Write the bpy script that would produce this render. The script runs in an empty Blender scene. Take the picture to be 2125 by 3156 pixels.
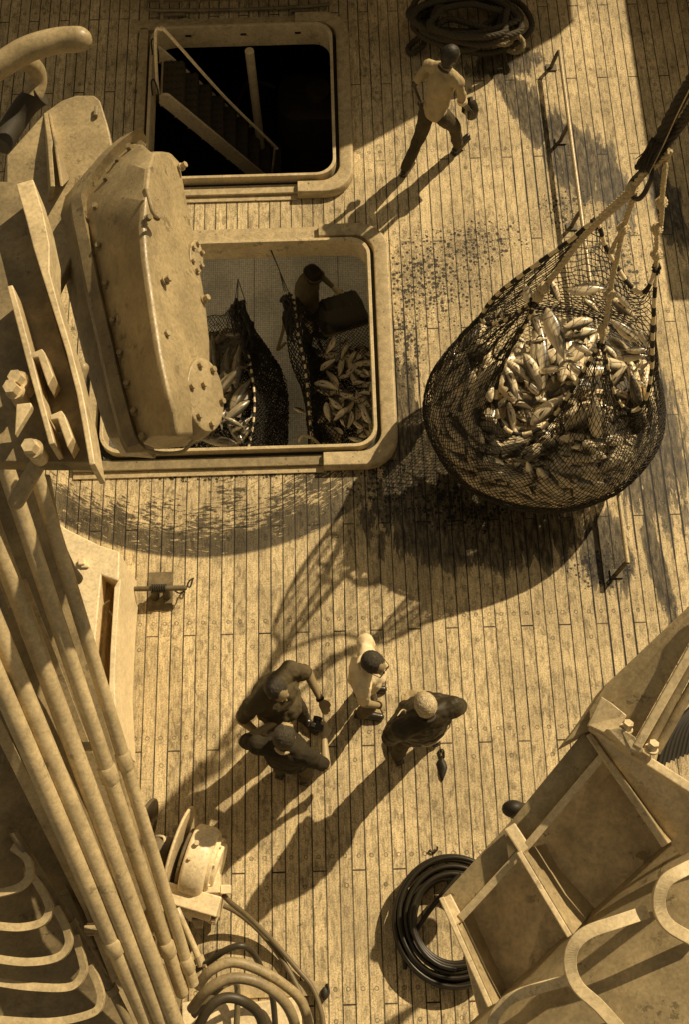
import bpy, bmesh, math, random
from mathutils import Vector, Matrix, Euler, noise as mn
R = math.radians
random.seed(7)
SC = bpy.context.scene
COL = SC.collection
# ---------------------------------------------------------------- camera
CAM_F, CAM_A, CAM_R, CAM_H = 3500.0, R(21.3), R(1.67), 10.5
_fw = Vector((0, math.sin(CAM_A), -math.cos(CAM_A)))
_r0 = Vector((1, 0, 0)); _u0 = Vector((0, math.cos(CAM_A), math.sin(CAM_A)))
_rt = _r0 * math.cos(CAM_R) - _u0 * math.sin(CAM_R)
_up = _u0 * math.cos(CAM_R) + _r0 * math.sin(CAM_R)
cd = bpy.data.cameras.new('camera'); cam = bpy.data.objects.new('camera', cd); COL.objects.link(cam)
m3 = Matrix((_rt, _up, -_fw)).transposed()
cam.matrix_world = Matrix.Translation((0, 0, CAM_H)) @ m3.to_4x4()
cd.sensor_fit = 'HORIZONTAL'; cd.sensor_width = 36.0; cd.lens = 36.0 * CAM_F / 2125.0
cd.clip_start = 0.05; cd.clip_end = 3000
SC.camera = cam
# ---------------------------------------------------------------- sky, sun, exposure
SUN_DIR = Vector((0.87, 0.84, 1.0)).normalized()      # towards the sun
w = bpy.data.worlds.new('World'); SC.world = w; w.use_nodes = True
nt = w.node_tree; nt.nodes.clear()
sk = nt.nodes.new('ShaderNodeTexSky'); sk.sky_type = 'NISHITA'; sk.sun_disc = False
sk.sun_elevation = math.asin(SUN_DIR.z); sk.sun_rotation = math.atan2(SUN_DIR.x, SUN_DIR.y)
hs = nt.nodes.new('ShaderNodeHueSaturation'); hs.inputs['Saturation'].default_value = 0.0
mx = nt.nodes.new('ShaderNodeMixRGB'); mx.blend_type = 'MULTIPLY'; mx.inputs[0].default_value = 1
mx.inputs[2].default_value = (1.0, .82, .55, 1)
bg = nt.nodes.new('ShaderNodeBackground'); bg.inputs[1].default_value = 0.064
wo = nt.nodes.new('ShaderNodeOutputWorld')
nt.links.new(sk.outputs[0], hs.inputs['Color']); nt.links.new(hs.outputs[0], mx.inputs[1])
nt.links.new(mx.outputs[0], bg.inputs[0]); nt.links.new(bg.outputs[0], wo.inputs[0])
sl = bpy.data.lights.new('sun', 'SUN'); sl.energy = 4.9; sl.angle = R(0.6); sl.color = (1, .80, .515)
so = bpy.data.objects.new('sun', sl); COL.objects.link(so)
so.rotation_euler = SUN_DIR.to_track_quat('Z', 'Y').to_euler(); so.location = (0, 0, 30)
SC.view_settings.view_transform = 'Standard'; SC.view_settings.look = 'None'
SC.view_settings.exposure = -0.03; SC.view_settings.gamma = 1.0
SC.render.engine = 'CYCLES'; SC.cycles.use_denoising = True
SC.cycles.max_bounces = 10; SC.cycles.diffuse_bounces = 8

# ---------------------------------------------------------------- helpers
def at(px, py, z=0.0):
    """point of the scene at height z on the sight line through (px, py) of the 2125 x 3156 photograph"""
    d = _fw + _rt * ((px - 1062.5) / CAM_F) + _up * ((1578 - py) / CAM_F)
    return Vector((0, 0, CAM_H)) + d * ((z - CAM_H) / d.z)
def sep(g, k=1.0):
    return (g, g * (.775 + .07 * g * g), g * (.40 + .16 * g * g), 1.0)

class NT:
    def __init__(s, name):
        s.mat = bpy.data.materials.new(name); s.mat.use_nodes = True
        s.t = s.mat.node_tree; s.t.nodes.clear()
        s.out = s.t.nodes.new('ShaderNodeOutputMaterial')
        s.b = s.t.nodes.new('ShaderNodeBsdfPrincipled'); s.t.links.new(s.b.outputs[0], s.out.inputs[0])
        s.co = s.t.nodes.new('ShaderNodeTexCoord').outputs['Object']
    def put(s, sock, v):
        if isinstance(v, bpy.types.NodeSocket): s.t.links.new(v, sock)
        else: sock.default_value = v
    def m(s, op, a, b=None, c=None, clamp=False):
        n = s.t.nodes.new('ShaderNodeMath'); n.operation = op; n.use_clamp = clamp
        for i, v in enumerate((a, b, c)):
            if v is not None: s.put(n.inputs[i], v)
        return n.outputs[0]
    def xyz(s, v):
        n = s.t.nodes.new('ShaderNodeSeparateXYZ'); s.t.links.new(v, n.inputs[0]); return n.outputs
    def vec(s, x, y, z=0.0):
        n = s.t.nodes.new('ShaderNodeCombineXYZ')
        for i, v in enumerate((x, y, z)): s.put(n.inputs[i], v)
        return n.outputs[0]
    def mul(s, v, k):
        n = s.t.nodes.new('ShaderNodeVectorMath'); n.operation = 'MULTIPLY'; s.put(n.inputs[0], v); n.inputs[1].default_value = k
        return n.outputs[0]
    def noise(s, v, sc=5, det=3, ro=.5, dist=0):
        n = s.t.nodes.new('ShaderNodeTexNoise'); s.put(n.inputs['Vector'], v); n.inputs['Scale'].default_value = sc
        n.inputs['Detail'].default_value = det; n.inputs['Roughness'].default_value = ro; n.inputs['Distortion'].default_value = dist
        return n.outputs[0]
    def vor(s, v, sc=5, feat='F1', out='Distance'):
        n = s.t.nodes.new('ShaderNodeTexVoronoi'); n.feature = feat; s.put(n.inputs['Vector'], v); n.inputs['Scale'].default_value = sc
        return n.outputs[out]
    def white(s, v, dim='1D'):
        n = s.t.nodes.new('ShaderNodeTexWhiteNoise'); n.noise_dimensions = dim
        s.put(n.inputs['W' if dim == '1D' else 'Vector'], v); return n.outputs['Value']
    def rng(s, v, a, b, c=0.0, d=1.0, smooth=True):
        n = s.t.nodes.new('ShaderNodeMapRange'); n.interpolation_type = 'SMOOTHSTEP' if smooth else 'LINEAR'
        s.put(n.inputs[0], v)
        for i, q in enumerate((a, b, c, d)): s.put(n.inputs[i + 1], q)
        return n.outputs[0]
    def mix(s, f, a, b, mode='MIX'):
        n = s.t.nodes.new('ShaderNodeMixRGB'); n.blend_type = mode
        s.put(n.inputs[0], f); s.put(n.inputs[1], a); s.put(n.inputs[2], b); return n.outputs[0]
    def bump(s, h, strength=.3, dist=.01):
        n = s.t.nodes.new('ShaderNodeBump'); n.inputs['Strength'].default_value = strength; n.inputs['Distance'].default_value = dist
        s.put(n.inputs['Height'], h); s.t.links.new(n.outputs[0], s.b.inputs['Normal'])
    def set(s, col=None, rough=None, metal=None, spec=None):
        for k, v in (('Base Color', col), ('Roughness', rough), ('Metallic', metal), ('Specular IOR Level', spec)):
            if v is not None: s.put(s.b.inputs[k], v)
        return s.mat
_m = {}
def paint(g, rough=.45, wear=.25, rust=.3, sc=1.0):
    """old sprayed paint on steel: mottled film, worn patches, rust freckles"""
    key = ('paint', g, rough, wear, rust, sc)
    if key in _m: return _m[key]
    n = NT('old_paint'); v = n.co
    a = n.noise(v, 3.2 * sc, 4, .6); b = n.noise(v, 46 * sc, 3, .6); c = n.vor(v, 60 * sc)
    blot = n.rng(a, .35, .7, 1 - wear, 1.05)
    mot = n.m('MULTIPLY', n.rng(b, .3, .65, .88, 1.06), n.rng(n.noise(v, 15 * sc, 4, .65, 1.2), .35, .6, .87, 1.05))
    f = n.m('MULTIPLY', blot, mot)
    col = n.mix(1, sep(g), n.vec(f, f, f), 'MULTIPLY')
    spots = n.m('MULTIPLY', n.rng(n.noise(v, 22 * sc, 5, .7), .66, .70), n.rng(n.noise(v, 2.1, 2), .42, .62))
    col = n.mix(n.m('MULTIPLY', spots, rust * 2.2, clamp=True), col, sep(g * .22))
    chips = n.m('MULTIPLY', n.rng(n.noise(v, 8 * sc, 8, .72), .595, .605), n.rng(n.noise(v, 1.7, 2), .45, .55)); col = n.mix(n.m('MULTIPLY', chips, min(rust * 1.6, .75)), col, sep(g * .3))
    runs = n.rng(n.noise(n.mul(v, (16, 3.2, 3)), 1, 4, .65, .3), .60, .74); col = n.mix(n.m('MULTIPLY', runs, min(rust * .9, .5)), col, sep(g * .35))
    n.bump(n.m('SUBTRACT', n.m('ADD', n.m('MULTIPLY', b, .6), n.m('MULTIPLY', c, .4)), n.m('MULTIPLY', chips, .6)), .25, .004)
    _m[key] = n.set(col, n.rng(b, .3, .7, rough - .1, rough + .15)); return _m[key]
def plain(g, rough=.6, var=.3, sc=12, bump=.0, stretch=(1, 1, 1), spec=.5):
    key = ('plain', g, rough, var, sc, bump, stretch, spec)
    if key in _m: return _m[key]
    n = NT('surface'); v = n.mul(n.co, stretch); a = n.noise(v, sc, 4, .6)
    f = n.m('MULTIPLY_ADD', a, var * 2, 1 - var)
    if bump: n.bump(a, bump, .006)
    _m[key] = n.set(n.mix(1, sep(g), n.vec(f, f, f), 'MULTIPLY'), rough, None, spec); return _m[key]

class MB:
    def __init__(s): s.v = []; s.f = []; s.mi = []; s.k = 0
    def add(s, vs, fs, k=None):
        o = len(s.v); s.v += [tuple(q) for q in vs]; s.f += [tuple(i + o for i in f) for f in fs]
        s.mi += [s.k if k is None else k] * len(fs); return s
    def box(s, c, d, rot=None, k=None):
        x, y, z = (q / 2 for q in d); M = rot if rot is not None else Matrix.Identity(3); c = Vector(c)
        vs = [c + M @ Vector((a * x, b * y, e * z)) for e in (-1, 1) for b in (-1, 1) for a in (-1, 1)]
        return s.add(vs, [(0, 2, 3, 1), (4, 5, 7, 6), (0, 1, 5, 4), (2, 6, 7, 3), (0, 4, 6, 2), (1, 3, 7, 5)], k)
    def bar(s, a, b, wd, h, up=(0, 0, 1), k=None):
        a = Vector(a); b = Vector(b); x = (b - a); L = x.length; x.normalize(); u = Vector(up)
        y = u.cross(x); y.normalize(); z = x.cross(y)
        return s.box((a + b) / 2, (L, wd, h), Matrix((x, y, z)).transposed(), k)
    def tube(s, pts, r, n=12, caps=True, closed=False, k=None, stripe=0):
        pts = [Vector(p) for p in pts]; N = len(pts); rs = r if isinstance(r, (list, tuple)) else [r] * N
        up = None; vs = []
        for i, p in enumerate(pts):
            a = pts[(i - 1) % N] if (i > 0 or closed) else p; b = pts[(i + 1) % N] if (i < N - 1 or closed) else p
            t = (b - a).normalized()
            if up is None:
                up = Vector((0, 0, 1)) if abs(t.z) < .9 else Vector((1, 0, 0))
            up = (up - t * up.dot(t)).normalized(); sd = t.cross(up)
            for j in range(n):
                q = 2 * math.pi * j / n; vs.append(p + (up * math.cos(q) + sd * math.sin(q)) * rs[i])
        fs = []; o = len(s.v)
        for i in range(N if closed else N - 1):
            for j in range(n):
                a = i * n + j; b = i * n + (j + 1) % n; c = ((i + 1) % N) * n + (j + 1) % n; d = ((i + 1) % N) * n + j
                s.f.append((a + o, b + o, c + o, d + o))
                s.mi.append(((i // stripe) % 2) if stripe else (s.k if k is None else k))
        if caps and not closed:
            s.f.append(tuple(o + j for j in range(n - 1, -1, -1))); s.mi.append(s.k if k is None else k)
            s.f.append(tuple(o + (N - 1) * n + j for j in range(n))); s.mi.append(s.k if k is None else k)
        s.v += [tuple(q) for q in vs]; return s
    def cyl(s, a, b, r, n=16, k=None, r2=None): return s.tube([a, b], [r, r if r2 is None else r2], n, k=k)
    def loft(s, loops, cap=True, k=None, closed=True):
        n = len(loops[0]); vs = [p for l in loops for p in l]; fs = []
        for i in range(len(loops) - 1):
            for j in range(n if closed else n - 1):
                fs.append((i * n + j, i * n + (j + 1) % n, (i + 1) * n + (j + 1) % n, (i + 1) * n + j))
        if cap: fs.append(tuple(range(n - 1, -1, -1))); fs.append(tuple((len(loops) - 1) * n + j for j in range(n)))
        return s.add(vs, fs, k)
    def plate(s, pts, d, k=None):
        """polygon with thickness vector d"""
        pts = [Vector(p) for p in pts]; d = Vector(d); return s.loft([[p + d for p in pts], pts], True, k)
    def ell(s, c, r, rot=None, n=16, m=10, k=None):
        M = rot if rot is not None else Matrix.Identity(3); c = Vector(c); vs = [c + M @ Vector((0, 0, -r[2]))]; fs = []
        for i in range(1, m):
            a = math.pi * i / m - math.pi / 2
            for j in range(n):
                q = 2 * math.pi * j / n
                vs.append(c + M @ Vector((r[0] * math.cos(a) * math.cos(q), r[1] * math.cos(a) * math.sin(q), r[2] * math.sin(a))))
        vs.append(c + M @ Vector((0, 0, r[2])))
        for j in range(n):
            fs.append((0, 1 + (j + 1) % n, 1 + j)); fs.append((len(vs) - 1, 1 + (m - 2) * n + j, 1 + (m - 2) * n + (j + 1) % n))
        for i in range(m - 2):
            for j in range(n):
                fs.append((1 + i * n + j, 1 + i * n + (j + 1) % n, 1 + (i + 1) * n + (j + 1) % n, 1 + (i + 1) * n + j))
        return s.add(vs, fs, k)
    def cap(s, a, b, r1, r2, k=None):
        """tapered capsule"""
        a = Vector(a); b = Vector(b); d = b - a; L = d.length or 1e-4; t = d / L; pts = []; rs = []
        for i in range(0, 5):
            q = math.pi / 2 * i / 4; pts.append(a - t * r1 * math.cos(q)); rs.append(max(r1 * math.sin(q), 1e-4))
        for i in range(0, 5):
            q = math.pi / 2 * i / 4; pts.append(b + t * r2 * math.sin(q)); rs.append(max(r2 * math.cos(q), 1e-4))
        return s.tube(pts, rs, 12, True, k=k)
    def bolt(s, p, nrm, r=.014, h=.018, washer=True, k=None):
        p = Vector(p); nrm = Vector(nrm).normalized()
        if washer: s.tube([p - nrm * .004, p + nrm * h * .25], r * 1.45, 14, k=k)
        return s.tube([p, p + nrm * h * 1.25], r * 1.08, 6, k=k)
    def done(s, name, mats, parent=None, smooth=30, bevel=0, loc=None, local=False):
        me = bpy.data.meshes.new(name); org = Vector(loc) if loc is not None else None
        vs = [tuple(Vector(v) - org) for v in s.v] if org is not None else s.v
        me.from_pydata(vs, [], s.f); me.validate()
        if not isinstance(mats, (list, tuple)): mats = [mats]
        for m in mats: me.materials.append(m)
        if len(mats) > 1 and len(me.polygons) == len(s.mi): me.polygons.foreach_set('material_index', s.mi)
        bm = bmesh.new(); bm.from_mesh(me); bmesh.ops.recalc_face_normals(bm, faces=bm.faces); bm.to_mesh(me); bm.free()
        if smooth:
            me.shade_smooth(); me.set_sharp_from_angle(angle=R(smooth))
        o = bpy.data.objects.new(name, me); COL.objects.link(o)
        if org is not None: o.location = org
        if parent is not None:
            o.parent = parent
            if org is None and not local and parent.type == 'EMPTY': o.location = -Vector(parent.location)
        if bevel:
            b = o.modifiers.new('bevel', 'BEVEL'); b.width = bevel; b.segments = 2; b.limit_method = 'ANGLE'; b.angle_limit = R(35)
        return o
def tag(o, label=None, cat=None, group=None, kind=None):
    if label: o['label'] = label
    if cat: o['category'] = cat
    if group: o['group'] = group
    if kind: o['kind'] = kind
    return o
def thing(name, loc, label, cat, group=None, rz=0.0):
    e = bpy.data.objects.new(name, None); e.empty_display_size = .1; COL.objects.link(e); e.location = loc; e.rotation_euler = (0, 0, rz)
    return tag(e, label, cat, group)
def spl(pts, n=8, closed=False):
    """Catmull-Rom through points"""
    P = [Vector(p) for p in pts]; N = len(P); out = []
    for i in range(N if closed else N - 1):
        g = (lambda k: P[k % N]) if closed else (lambda k: P[min(max(k, 0), N - 1)])
        a, b, c, d = g(i - 1), g(i), g(i + 1), g(i + 2)
        for j in range(n):
            t = j / n; out.append(.5 * ((2 * b) + (c - a) * t + (2 * a - 5 * b + 4 * c - d) * t * t + (3 * b - a - 3 * c + d) * t ** 3))
    if not closed: out.append(P[-1])
    return out
def rrect(x0, x1, y0, y1, r, z, n=8):
    """rounded rectangle loop, r = (bl, br, tr, tl)"""
    out = []
    for (cx, cy, a0, q) in ((x0, y0, 180, r[0]), (x1, y0, 270, r[1]), (x1, y1, 0, r[2]), (x0, y1, 90, r[3])):
        ox = cx + (q if cx == x0 else -q); oy = cy + (q if cy == y0 else -q)
        for i in range(n + 1):
            a = R(a0 + 90 * i / n); out.append(Vector((ox + q * math.cos(a), oy + q * math.sin(a), z)))
    return out
def ring(mb, inner, outer, z0, z1, k=None):
    f = lambda l, z: [Vector((p.x, p.y, z)) for p in l]
    L = [f(inner, z0), f(inner, z1), f(outer, z1), f(outer, z0), f(inner, z0)]
    return mb.loft(L, False, k)

# ---------------------------------------------------------------- materials
def deck_material():
    n = NT('weathered_planks'); X, Y, _ = n.xyz(n.co)
    W = .1195
    u = n.m('DIVIDE', n.m('ADD', X, 50 * W + .02), W); k = n.m('FLOOR', u); fx = n.m('FRACT', u)
    wob = n.noise(n.vec(X, n.m('MULTIPLY', Y, 2.0), 0), 6, 3, .6)
    e = n.m('ABSOLUTE', n.m('SUBTRACT', fx, .5))
    e = n.m('ADD', e, n.m('MULTIPLY', n.m('SUBTRACT', wob, .5), .03))
    seam = n.rng(e, .438, .458)
    # butts, staggered every third plank
    v = n.m('DIVIDE', n.m('ADD', Y, 20.02), 1.09); row = n.m('FLOOR', v); fy = n.m('MULTIPLY', n.m('FRACT', v), 1.09)
    rr = n.m('MULTIPLY', row, 2.0)
    ph = n.m('MODULO', n.m('ADD', k, n.m('ADD', rr, 300)), 3.0)
    isb = n.m('LESS_THAN', n.m('ABSOLUTE', n.m('SUBTRACT', ph, 1)), .5)
    butt = n.m('MULTIPLY', n.m('LESS_THAN', fy, .014), isb)
    line = n.m('MAXIMUM', seam, butt)
    # board id for tone
    nb = n.m('FLOOR', n.m('DIVIDE', n.m('ADD', row, ph), 3.0))
    tone = n.white(n.vec(k, nb, 3.0), '3D')
    # plugs
    def plug(oy):
        dx = n.m('MULTIPLY', n.m('SUBTRACT', fx, .5), W); dy = n.m('SUBTRACT', fy, oy)
        jx = n.m('MULTIPLY', n.m('SUBTRACT', n.white(n.vec(k, row, oy), '3D'), .5), .02)
        d = n.m('SQRT', n.m('ADD', n.m('POWER', n.m('ADD', dx, jx), 2.0), n.m('POWER', dy, 2.0))); return d
    d = n.m('MINIMUM', plug(.13), n.m('ADD', plug(.97), n.m('MULTIPLY', n.m('SUBTRACT', 1.0, isb), .5)))
    pr = n.m('MULTIPLY', n.rng(d, .0115, .0145), n.rng(d, .018, .022, 1, 0))
    pin = n.rng(d, .011, .015, 1, 0)
    pt = n.white(n.vec(k, row, 9.0), '3D')
    # grain
    off = n.m('MULTIPLY', tone, 37.0)
    g1 = n.noise(n.vec(n.m('ADD', n.m('MULTIPLY', X, 90), off), n.m('MULTIPLY', Y, 5), off), 1, 4, .65, .4)
    g2 = n.noise(n.vec(n.m('MULTIPLY', X, 22), n.m('MULTIPLY', Y, 9), off), 1, 4, .7, .6)
    g3 = n.noise(n.co, 1.1, 4, .6); g4 = n.noise(n.co, 70, 2, .6)
    wr = n.rng(n.white(n.vec(k, nb, 8.0), '3D'), 0, 1, .78, .5, False); f = n.m('MULTIPLY', n.rng(g1, .32, .62, .74, 1.08), n.rng(g2, .34, .56, wr, 1.10))
    f = n.m('MULTIPLY', f, n.rng(tone, 0, 1, .86, 1.08, False)); f = n.m('MULTIPLY', f, n.rng(g3, .38, .6, .80, 1.08))
    f = n.m('MULTIPLY', f, n.rng(g4, .36, .6, .76, 1.12))
    f = n.m('MULTIPLY', f, n.m('SUBTRACT', 1.0, n.m('MULTIPLY', pr, .62)))
    f = n.m('MULTIPLY', f, n.m('ADD', 1.0, n.m('MULTIPLY', pin, n.rng(pt, 0, 1, -.35, .2, False))))
    # specks of white and black
    sp = n.noise(n.mul(n.co, (1, .6, 1)), 75, 2, .5); f = n.m('MULTIPLY', f, n.rng(sp, .63, .70, 1, .5)); f = n.m('ADD', f, n.rng(n.noise(n.mul(n.co, (1, 1, 3)), 120, 1), .745, .77, 0, .5))
    def blob(cx, cy, rx, ry, rot=0.0):
        c, s = math.cos(R(rot)), math.sin(R(rot)); dx = n.m('SUBTRACT', X, cx); dy = n.m('SUBTRACT', Y, cy)
        a = n.m('DIVIDE', n.m('ADD', n.m('MULTIPLY', dx, c), n.m('MULTIPLY', dy, s)), rx)
        b = n.m('DIVIDE', n.m('SUBTRACT', n.m('MULTIPLY', dy, c), n.m('MULTIPLY', dx, s)), ry)
        return n.m('SUBTRACT', 1.0, n.m('SQRT', n.m('ADD', n.m('MULTIPLY', a, a), n.m('MULTIPLY', b, b))))
    mx_ = lambda *a: a[0] if len(a) == 1 else n.m('MAXIMUM', a[0], mx_(*a[1:]))
    along = n.noise(n.vec(n.m('MULTIPLY', X, 9), n.m('MULTIPLY', Y, 2.2), 0), 1, 5, .65, .5)
    fine = n.noise(n.vec(n.m('MULTIPLY', X, 30), n.m('MULTIPLY', Y, 7), 4), 1, 4, .6, .3)
    # wet: puddles with ragged edges that run along the boards
    wets = mx_(*[blob(*b) for b in WET])
    wn = n.m('ADD', wets, n.m('MULTIPLY', n.m('SUBTRACT', along, .5), 1.9)); wn = n.m('ADD', wn, n.m('MULTIPLY', n.m('SUBTRACT', fine, .5), .5))
    wet = n.rng(wn, .05, .13)
    soft = n.rng(n.m('ADD', wets, n.m('MULTIPLY', n.m('SUBTRACT', along, .5), .8)), -.12, .35, 0, 1)
    wet = n.m('ADD', n.m('MULTIPLY', wet, .72), n.m('MULTIPLY', soft, .28))
    # drops and splashes
    dn = mx_(*[blob(*b) for b in DROPS])
    vd = n.vor(n.co, 26); vd2 = n.noise(n.co, 33, 3, .6); vd3 = n.noise(n.co, 9, 4, .6)
    vr = n.t.nodes.new('ShaderNodeSeparateColor'); n.t.links.new(n.vor(n.co, 26, 'F1', 'Color'), vr.inputs[0]); rnd = vr.outputs[0]
    thr = n.m('MULTIPLY', n.m('ADD', n.m('MULTIPLY', dn, 1.5), n.m('MULTIPLY', n.m('SUBTRACT', vd3, .5), 1.6), clamp=True), n.m('MULTIPLY_ADD', rnd, .62, .05))
    spl_ = n.rng(n.m('SUBTRACT', n.m('SUBTRACT', thr, vd), n.m('MULTIPLY', n.m('SUBTRACT', vd2, .5), .45)), -.02, .03)
    vdb = n.vor(n.co, 52); thb = n.m('MULTIPLY', n.m('ADD', n.m('MULTIPLY', dn, 1.3), n.m('MULTIPLY', n.m('SUBTRACT', vd3, .5), 1.2), clamp=True), .36)
    spl_ = n.m('MAXIMUM', spl_, n.m('MULTIPLY', n.rng(n.m('SUBTRACT', thb, vdb), -.02, .03), .8))
    spl2 = n.m('MULTIPLY', n.rng(n.m('ADD', n.m('MULTIPLY', dn, .22), vd2), .62, .66), n.m('MULTIPLY', n.rng(dn, 0, .3), .5))
    # broom sweep below the open hatch: strokes along arcs
    cx, cy = SWEEP[0], SWEEP[1]; dx = n.m('SUBTRACT', X, cx); dy = n.m('MULTIPLY', n.m('SUBTRACT', Y, cy), SWEEP[2])
    rad = n.m('SQRT', n.m('ADD', n.m('MULTIPLY', dx, dx), n.m('MULTIPLY', dy, dy))); ang = n.m('ARCTAN2', dy, dx)
    wp = n.m('MULTIPLY', n.noise(n.co, 2.2, 3, .6), 5.0); st = n.noise(n.vec(n.m('ADD', n.m('MULTIPLY', rad, 46), wp), n.m('MULTIPLY', ang, 17), wp), 1, 4, .75, .6)
    big = n.noise(n.co, 3.0, 3, .6)
    edge = n.rng(rad, SWEEP[3] + .02, SWEEP[3] + .06, 1, 0)
    dens = n.m('MULTIPLY', n.rng(rad, SWEEP[3] - .85, SWEEP[3] - .02, -.16, .12, False), 1.0)
    angm = n.m('MULTIPLY', n.rng(Y, 3.1, 3.3), n.m('MULTIPLY', n.rng(Y, 4.6, 4.72, 1, 0), n.m('MULTIPLY', n.rng(X, -.1, .45, 1, 0), n.rng(X, -3.2, -2.8))))
    lf = n.rng(X, -2.0, -.6, -.05, .03)
    stroke = n.m('MULTIPLY', n.rng(n.m('ADD', n.m('ADD', st, n.m('MULTIPLY', n.m('SUBTRACT', big, .5), .55)), n.m('ADD', dens, lf)), .475, .525), n.m('MULTIPLY', edge, angm))
    band = n.m('MULTIPLY', n.m('MULTIPLY', edge, n.rng(n.m('ADD', rad, n.m('MULTIPLY', big, .12)), SWEEP[3] - .22, SWEEP[3] - .10)), n.m('MULTIPLY', angm, n.rng(X, -.9, -.5, 1, 0)))
    band = n.m('MULTIPLY', band, n.rng(st, .36, .42))
    dark = n.m('MAXIMUM', n.m('MAXIMUM', n.m('MULTIPLY', spl_, .95), n.m('MULTIPLY', spl2, .7)), n.m('MAXIMUM', n.m('MULTIPLY', stroke, .85), n.m('MULTIPLY', band, .85)))
    runs = n.m('MULTIPLY', n.rng(e, .40, .43), n.rng(n.m('ADD', mx_(*[blob(*b) for b in RUNS]), n.m('MULTIPLY', n.m('SUBTRACT', g3, .5), 1.2)), .25, .3))
    dark = n.m('MAXIMUM', dark, n.m('MULTIPLY', runs, .85))
    grime = n.m('MULTIPLY', n.m('MULTIPLY', n.rng(n.noise(n.co, 17, 5, .75), .55, .68), n.rng(n.noise(n.co, .9, 2), .40, .55)), .5)
    f = n.m('MULTIPLY', f, n.m('SUBTRACT', 1.0, grime))
    f = n.m('MULTIPLY', f, n.m('SUBTRACT', 1.0, n.m('MULTIPLY', dark, .95)))
    f = n.m('MULTIPLY', f, n.rng(wet, 0, 1, 1, n.rng(fine, .35, .65, .08, .3), False))
    f = n.m('MULTIPLY', f, n.rng(line, 0, 1, 1, n.rng(n.noise(n.vec(n.m('MULTIPLY', k, 3.7), n.m('MULTIPLY', Y, 1.6), 0), 1, 3), .35, .7, .05, .40), False))
    col = n.mix(1, sep(DECK_G), n.vec(f, f, f), 'MULTIPLY')
    h = n.m('SUBTRACT', n.m('ADD', n.m('MULTIPLY', g1, .25), n.m('MULTIPLY', g4, .1)), n.m('MULTIPLY', line, 1.0))
    h = n.m('ADD', h, n.m('MULTIPLY', pr, -.3)); n.bump(n.m('MULTIPLY', h, n.rng(wet, 0, 1, 1, .6, False)), .5, .006)
    n.set(col, n.rng(n.m('MAXIMUM', wet, n.m('MULTIPLY', dark, .5)), 0, 1, .72, .4, False), None, .3)
    return n.mat
def steel_floor():
    n = NT('tread_plate'); X, Y, _ = n.xyz(n.co)
    p = n.m('MULTIPLY', n.m('SINE', n.m('MULTIPLY', n.m('ADD', X, Y), 110)), n.m('SINE', n.m('MULTIPLY', n.m('SUBTRACT', X, Y), 110)))
    a = n.noise(n.co, 1.3, 4, .6); b = n.noise(n.co, 30, 3, .6)
    sx = n.rng(n.m('ABSOLUTE', n.m('SUBTRACT', n.m('FRACT', n.m('MULTIPLY', X, .9)), .5)), .488, .496)
    f = n.m('MULTIPLY', n.rng(a, .3, .7, .7, 1.1), n.rng(b, .3, .7, .8, 1.15)); f = n.m('MULTIPLY', f, n.rng(p, -.2, .6, .8, 1.15)); f = n.m('MULTIPLY', f, n.rng(sx, 0, 1, 1, .5))
    n.bump(p, .4, .004); return n.set(n.mix(1, (.93, .90, .82, 1), n.vec(f, f, f), 'MULTIPLY'), .4, .0)
def spotted_wood(g=.42):
    n = NT('rail_wood'); a = n.noise(n.mul(n.co, (14, 14, 14)), 1, 4, .6, .5); b = n.noise(n.co, 60, 3); v = n.vor(n.co, 16)
    c = n.rng(n.m('ADD', v, n.m('MULTIPLY', a, .3)), .26, .31, 1, 0)
    f = n.m('MULTIPLY', n.rng(a, .3, .7, .75, 1.12), n.rng(b, .3, .7, .85, 1.1)); f = n.m('MULTIPLY', f, n.m('SUBTRACT', 1.0, n.m('MULTIPLY', n.m('MULTIPLY', c, n.rng(n.noise(n.co, 3, 2), .4, .55)), .6)))
    n.bump(b, .3, .003); return n.set(n.mix(1, sep(g), n.vec(f, f, f), 'MULTIPLY'), .6)
# ---------------------------------------------------------------- numbers for the deck's stains
DECK_G = .62
def _b(px, py, rx, ry, rot=0): p = at(px, py); return (p.x, p.y, rx, ry, rot)
WET = [_b(1230, 1330, .38, .95, 8), _b(1300, 1530, .5, .5, 50), _b(1480, 1620, 1.25, .5, -4), _b(1420, 1470, 1.0, .9, 0), _b(1960, 1300, .50, 1.3, 8), _b(1870, 1700, .28, .45, 10), _b(2030, 1750, .10, .85, 8),
       _b(1620, 330, .22, .8, 25), _b(1760, 480, .30, .75, 18), _b(1880, 560, .2, .75, 10), _b(1560, 200, .45, .25, 10), _b(2060, 640, .2, .6, 8), _b(300, 1190, .3, .3, 0)]
DROPS = [_b(1330, 860, 1.0, .85, 30), _b(1230, 1060, .4, .9, 0), _b(1450, 760, 1.0, .45, 15), _b(1420, 1560, .9, .45, -10), _b(1180, 1500, .5, .5), _b(1880, 830, .6, .9, 0), _b(1750, 640, .45, .4), _b(700, 1460, 1.6, .12, 0), _b(1860, 1750, .5, .35)]
RUNS = [_b(1890, 1900, .3, 1.0, 8), _b(1990, 1500, .5, 1.0), _b(1700, 500, .6, .9), _b(1230, 1100, .4, .8)]
_c = at(640, 1000); SWEEP = (_c.x, _c.y, 1.0, 2.58)
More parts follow.
